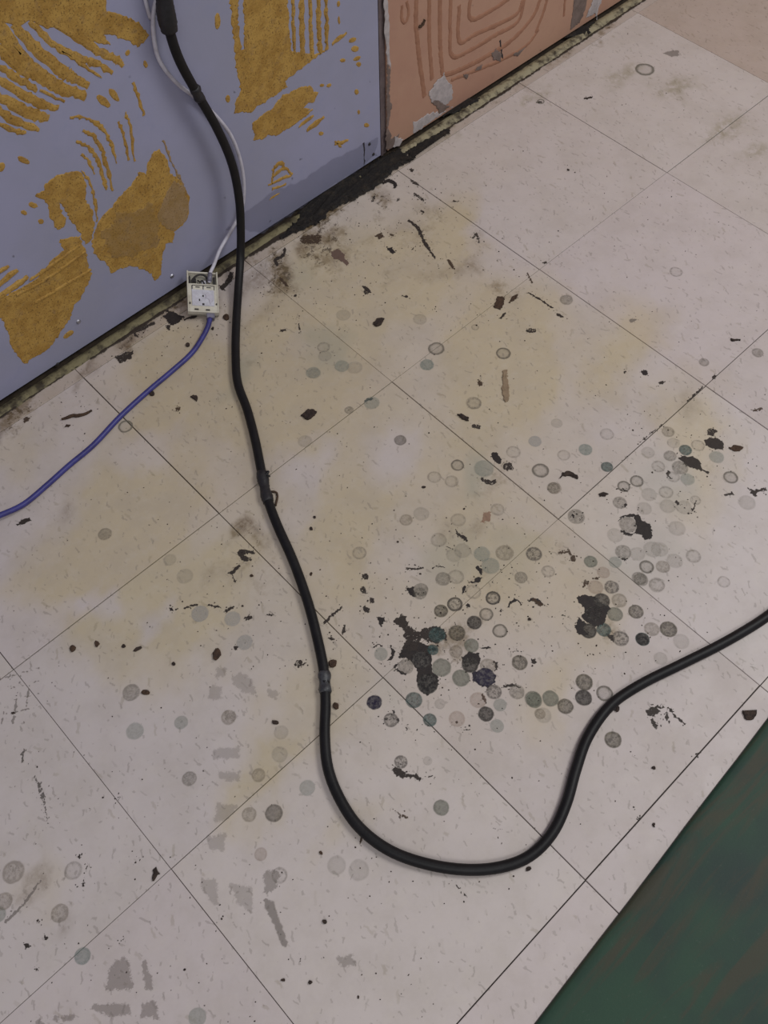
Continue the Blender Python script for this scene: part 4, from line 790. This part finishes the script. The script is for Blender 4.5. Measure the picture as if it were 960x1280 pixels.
L = [
 (ov(473,403,8,4,-.5), .003, 'debris', 'dirt_chunk', 'black elongated crumb near the wall, right of the black cable'),
 (Z([(215,792),(235,775),(262,770),(273,778),(262,795),(240,806)],300,240,2.8235), .003, 'debris', 'dirt_chunk', 'ragged black crumb on the cream tile just right of the hanging cable'),
 (Z([(766,788),(785,784),(810,800),(806,812),(785,804)],300,240,2.8235), .003, 'debris', 'dirt_chunk', 'dark slanted crumb below the tan plastic strip'),
 (Z([(70,338),(78,314),(110,308),(146,325),(144,342),(110,326),(82,326)],680,500,3.4286), .0025, 'debris', 'rubber_shred', 'bent black shred among the round stains, left of a tile joint'),
 (Z([(793,208),(815,194),(840,200),(856,206),(838,218),(812,220)],680,500,3.4286), .002, 'brown', 'leaf_scrap', 'small dark brown arrow shaped scrap at the right end of the upper stains'),
 (ov(271,818,4.3,7,.15), .003, 'brown', 'dirt_chunk', 'brown oval crumb on the tile left of the cable loop'),
 (Z([(570,545),(575,505),(585,493),(597,515),(578,546)],0,920,3), .002, 'debris', 'rubber_shred', 'black wedge shaped shred beside a tile corner at lower left'),
 (Z([(858,538),(865,560),(890,564),(908,552),(912,537),(917,556),(900,574),(875,576),(862,560)],660,720,3.2), .0025, 'debris', 'paint_curl', 'curled dark scrap near the edge of the green mat'),
 (Z([(827,520),(862,522),(862,528),(828,526)],620,240,2.8235), .002, 'debris', 'rubber_shred', 'short straight black bar on clean pale tile at far right'),
 (ov(420,883,4,4.3), .0025, 'brown', 'dirt_chunk', 'round brown crumb just right of the cable beside navy round spot'),
 (ov(416,830,5.5,5), .003, 'brown', 'dirt_chunk', 'speckled brown crumb touching the cable above its shiny tape patch'),
 (ov(344,903,4.6,2.6,.3), .002, 'debris', 'dirt_chunk', 'small black oval crumb left of the vertical cable run'),
 (Z([(535,686),(545,672),(565,666),(570,674),(552,684)],0,600,3.2), .002, 'debris', 'dirt_chunk', 'black slanted crumb rightmost in a row of four crumbs at left'),
 (ov(155,808,2.4,2.2), .0018, 'debris', 'dirt_chunk', 'tiny black crumb third in a row of four at left'),
 (ov(121,805,3,4), .002, 'brown', 'dirt_chunk', 'small brown crumb second in a row of four at left'),
 (ov(91,811,4,4.5,.4), .0022, 'brown', 'dirt_chunk', 'ragged brown crumb leftmost in a row of four at left'),
 (ov(182,866,6,3.3), .002, 'brown', 'dirt_chunk', 'flat brown crumb beside a grey round stain at left'),
 (ov(217,830,2.4,2.4), .0016, 'debris', 'dirt_chunk', 'tiny black crumb left of the brown oval crumb'),
 (ov(283,397,4,3.6), .003, 'brown', 'dirt_chunk', 'brown crumb between the network outlet and the black cable'),
 (ov(266,411,1.6,1.8), .0016, 'debris', 'dirt_chunk', 'tiny black crumb just below the blue plug'),
 (ov(190,492.5,3.2,2.8), .003, 'debris', 'dirt_chunk', 'black crumb right beside the blue cable'),
 (ov(235,432,2.6,2.4), .003, 'debris', 'dirt_chunk', 'small black crumb touching the upper side of the blue cable'),
 (Z([(714,590),(725,583),(742,590),(740,605),(728,597)],0,300,3), .0022, 'debris', 'dirt_chunk', 'ragged black crumb midway between blue and black cables'),
 (Z([(242,703),(250,694),(264,694),(258,702)],0,300,3), .0016, 'brown', 'dirt_chunk', 'small brown crumb under the twig near the wall'),
 (Z([(895,408),(908,370),(937,372),(920,416)],300,240,2.8235), .0012, 'brown', 'tape_scrap', 'small brown rectangle of tape on a tile joint'),
 (Z([(44,392),(56,372),(80,364),(64,384),(50,394)],620,240,2.8235), .0018, 'brown', 'dirt_chunk', 'dark sliver right of the brown tape scrap'),
 (Z([(926,630),(943,628),(948,735),(938,740),(928,735)],300,240,2.8235), .0014, 'scrap', 'plastic_strip', 'narrow tan plastic strip lying alone on cream tile'),
 (Z([(232,402),(255,395),(276,405),(262,414),(240,416)],680,500,3.4286), .002, 'debris', 'dirt_chunk', 'black crumb right of a tile joint above grey ringed spot'),
 (ov(771,886,3,4.5,-.3), .003, 'debris', 'dirt_chunk', 'black crumb tucked under the right bend of the cable'),
 (ov(660.5,1086,3.5,2.6,-.6), .002, 'debris', 'dirt_chunk', 'black crumb just below the bottom of the cable loop'),
 (ov(817,960,2.4,2), .0018, 'debris', 'dirt_chunk', 'round black dot on pale tile above the green mat'),
 (ov(817,1032,2,2.8,-.4), .0018, 'debris', 'dirt_chunk', 'tiny black crumb on the last tile row beside the green mat'),
 (ov(406,1152,3.2,2.4,.5), .002, 'debris', 'dirt_chunk', 'black crumb on the empty tile below the cable loop'),
 (ov(388,1228,2.4,2.6), .0018, 'debris', 'dirt_chunk', 'round black crumb near the bottom edge, right of a faint smudge'),
 (ov(354,1225,2.6,2), .0016, 'debris', 'dirt_chunk', 'small crumb near the bottom edge, left of a round black crumb'),
 (ov(401,1066,2.4,1.6,.6), .0016, 'brown', 'dirt_chunk', 'tiny brown crumb left under the curve of the cable loop'),
 (ov(18,1231,2.4,1.2), .0012, 'debris', 'dirt_chunk', 'tiny flat crumb at the lower left corner') ,
 (ov(17,891.5,3,1.3), .0012, 'debris', 'dirt_chunk', 'thin black crumb on crosshatched scuffs at left edge'),
 (ov(389,661,2,2), .0016, 'debris', 'dirt_chunk', 'black dot crumb right of the taped joint of the floor cable'),
 (ov(393,647,1.8,1.6), .0014, 'debris', 'dirt_chunk', 'smaller crumb above a black dot right of the taped cable joint'),
 (ov(389,718,2,2), .0014, 'brown', 'dirt_chunk', 'brown dot crumb close to the cable above the stained corner'),
 (ov(315,720,2.5,1.2,.2), .0012, 'brown', 'dirt_chunk', 'thin brown crumb below the dark curl stain left of the cable'),
 (Z([(808,880),(822,860),(826,884)],440,740,4), .0014, 'debris', 'dirt_chunk', 'tiny crumb right of the lower dark smear inside the loop') ,
 (ov(661.8,774.5,2,2), .0016, 'debris', 'dirt_chunk', 'black dot crumb between the two largest stain clusters'),
 (ov(530,609,2.4,1.2), .0012, 'debris', 'dirt_chunk', 'tiny black dash left of the tan round stain in the middle'),
 (ov(497.5,677.5,1.6,1.3), .0012, 'debris', 'dirt_chunk', 'tiny black dot above the big black stain cluster'),
]
L = [x for x in L if 'lower left corner' not in x[4] and 'right of the lower dark smear' not in x[4]]
for P, h, m_, nm, lb in L: flake(P, h, m_, nm, lb, 'scrap' if nm in ('tape_scrap', 'plastic_strip', 'leaf_scrap', 'rubber_shred', 'paint_curl') else 'crumb')
tw = spline([F(x, y, .0018) for x, y in Z([(295,832),(340,820),(405,796),(440,798),(500,788),(560,765),(597,742)], 40, 420, 8)], 5)
o = tube('twig', [p - tw[0] for p in tw], lambda t: .0014 + .0012 * math.sin(math.pi * min(1, t * 1.1)) , MT['brown'], None, 7, .12); o.location = tw[0]; tag(o, 'thin brown twig lying between the wall and the blue cable', 'twig')
tw = spline([F(x, y, .0014) for x, y in Z([(520,205),(545,208),(553,228),(548,255),(544,272)], 200, 560, 3.767)], 5)
o = tube('curled_strip', [p - tw[0] for p in tw], .0014, MT['brown'], None, 7, .15); o.location = tw[0]; tag(o, 'curled brown strip hanging off the taped joint of the floor cable', 'scrap')
# fine grit: countless crumbs
random.seed(21)
vs = []; fs = []
def chip(px, py, r):
    c = F(px, py); n = 5; b = len(vs); a0 = random.uniform(0, 6.28); st = random.uniform(.45, 1); an = random.uniform(0, 3.14)
    ca, sa = math.cos(an), math.sin(an)
    for k in range(n):
        a = a0 + 6.2832 * k / n; q = r * random.uniform(.6, 1.1); x = q * math.cos(a); y = q * math.sin(a) * st
        vs.append((c.x + ca * x - sa * y, c.y + sa * x + ca * y, .00025))
    for k in range(n): x, y, _ = vs[b + k]; vs.append((c.x + (x - c.x) * .6, c.y + (y - c.y) * .6, .00025 + r * .5))
    for k in range(n): fs.append((b + k, b + (k + 1) % n, b + n + (k + 1) % n, b + n + k))
    fs.append(tuple(b + n + k for k in range(n)))
CP2 = [(q.x, q.y) for q in cpath if q.z < .05] + [(q.x, q.y) for q in bpath]
def floor_ok(px, py):
    p = F(px, py)
    if min((p.x - a) ** 2 + (p.y - b) ** 2 for a, b in CP2) < .010 ** 2: return False
    return -.94 < p.y < .015 and not (p.y < -.9 and p.x > .1 + .0)
cl_ = [(400,300,90,40,110),(500,250,60,30,70),(300,370,70,50,90),(200,420,80,30,60),(80,500,60,25,30),(560,820,90,60,130),(760,780,70,50,60),(850,570,70,50,60),(600,700,90,60,80),(320,740,70,60,60),(620,370,40,30,30),(780,200,160,100,60),(830,1020,80,80,25),(780,1100,60,60,20),(120,1120,120,120,40),(450,1100,150,90,45),(420,470,120,80,50),(660,480,140,80,50)]
for (cx, cy, sx, sy, n_) in cl_:
    for _ in range(n_):
        x, y = random.gauss(cx, sx), random.gauss(cy, sy)
        if floor_ok(x, y): chip(x, y, random.uniform(.0005, .0013) * (1.5 if random.random() < .08 else 1))
for _ in range(330):
    x, y = random.uniform(-20, 980), random.uniform(20, 1290)
    if floor_ok(x, y): chip(x, y, random.uniform(.0004, .0011))
o = mesh('grit', vs, fs, MT['debris']); tag(o, 'fine dark grit and tiny crumbs strewn all over the floor tiles', 'grit', kind='stuff')
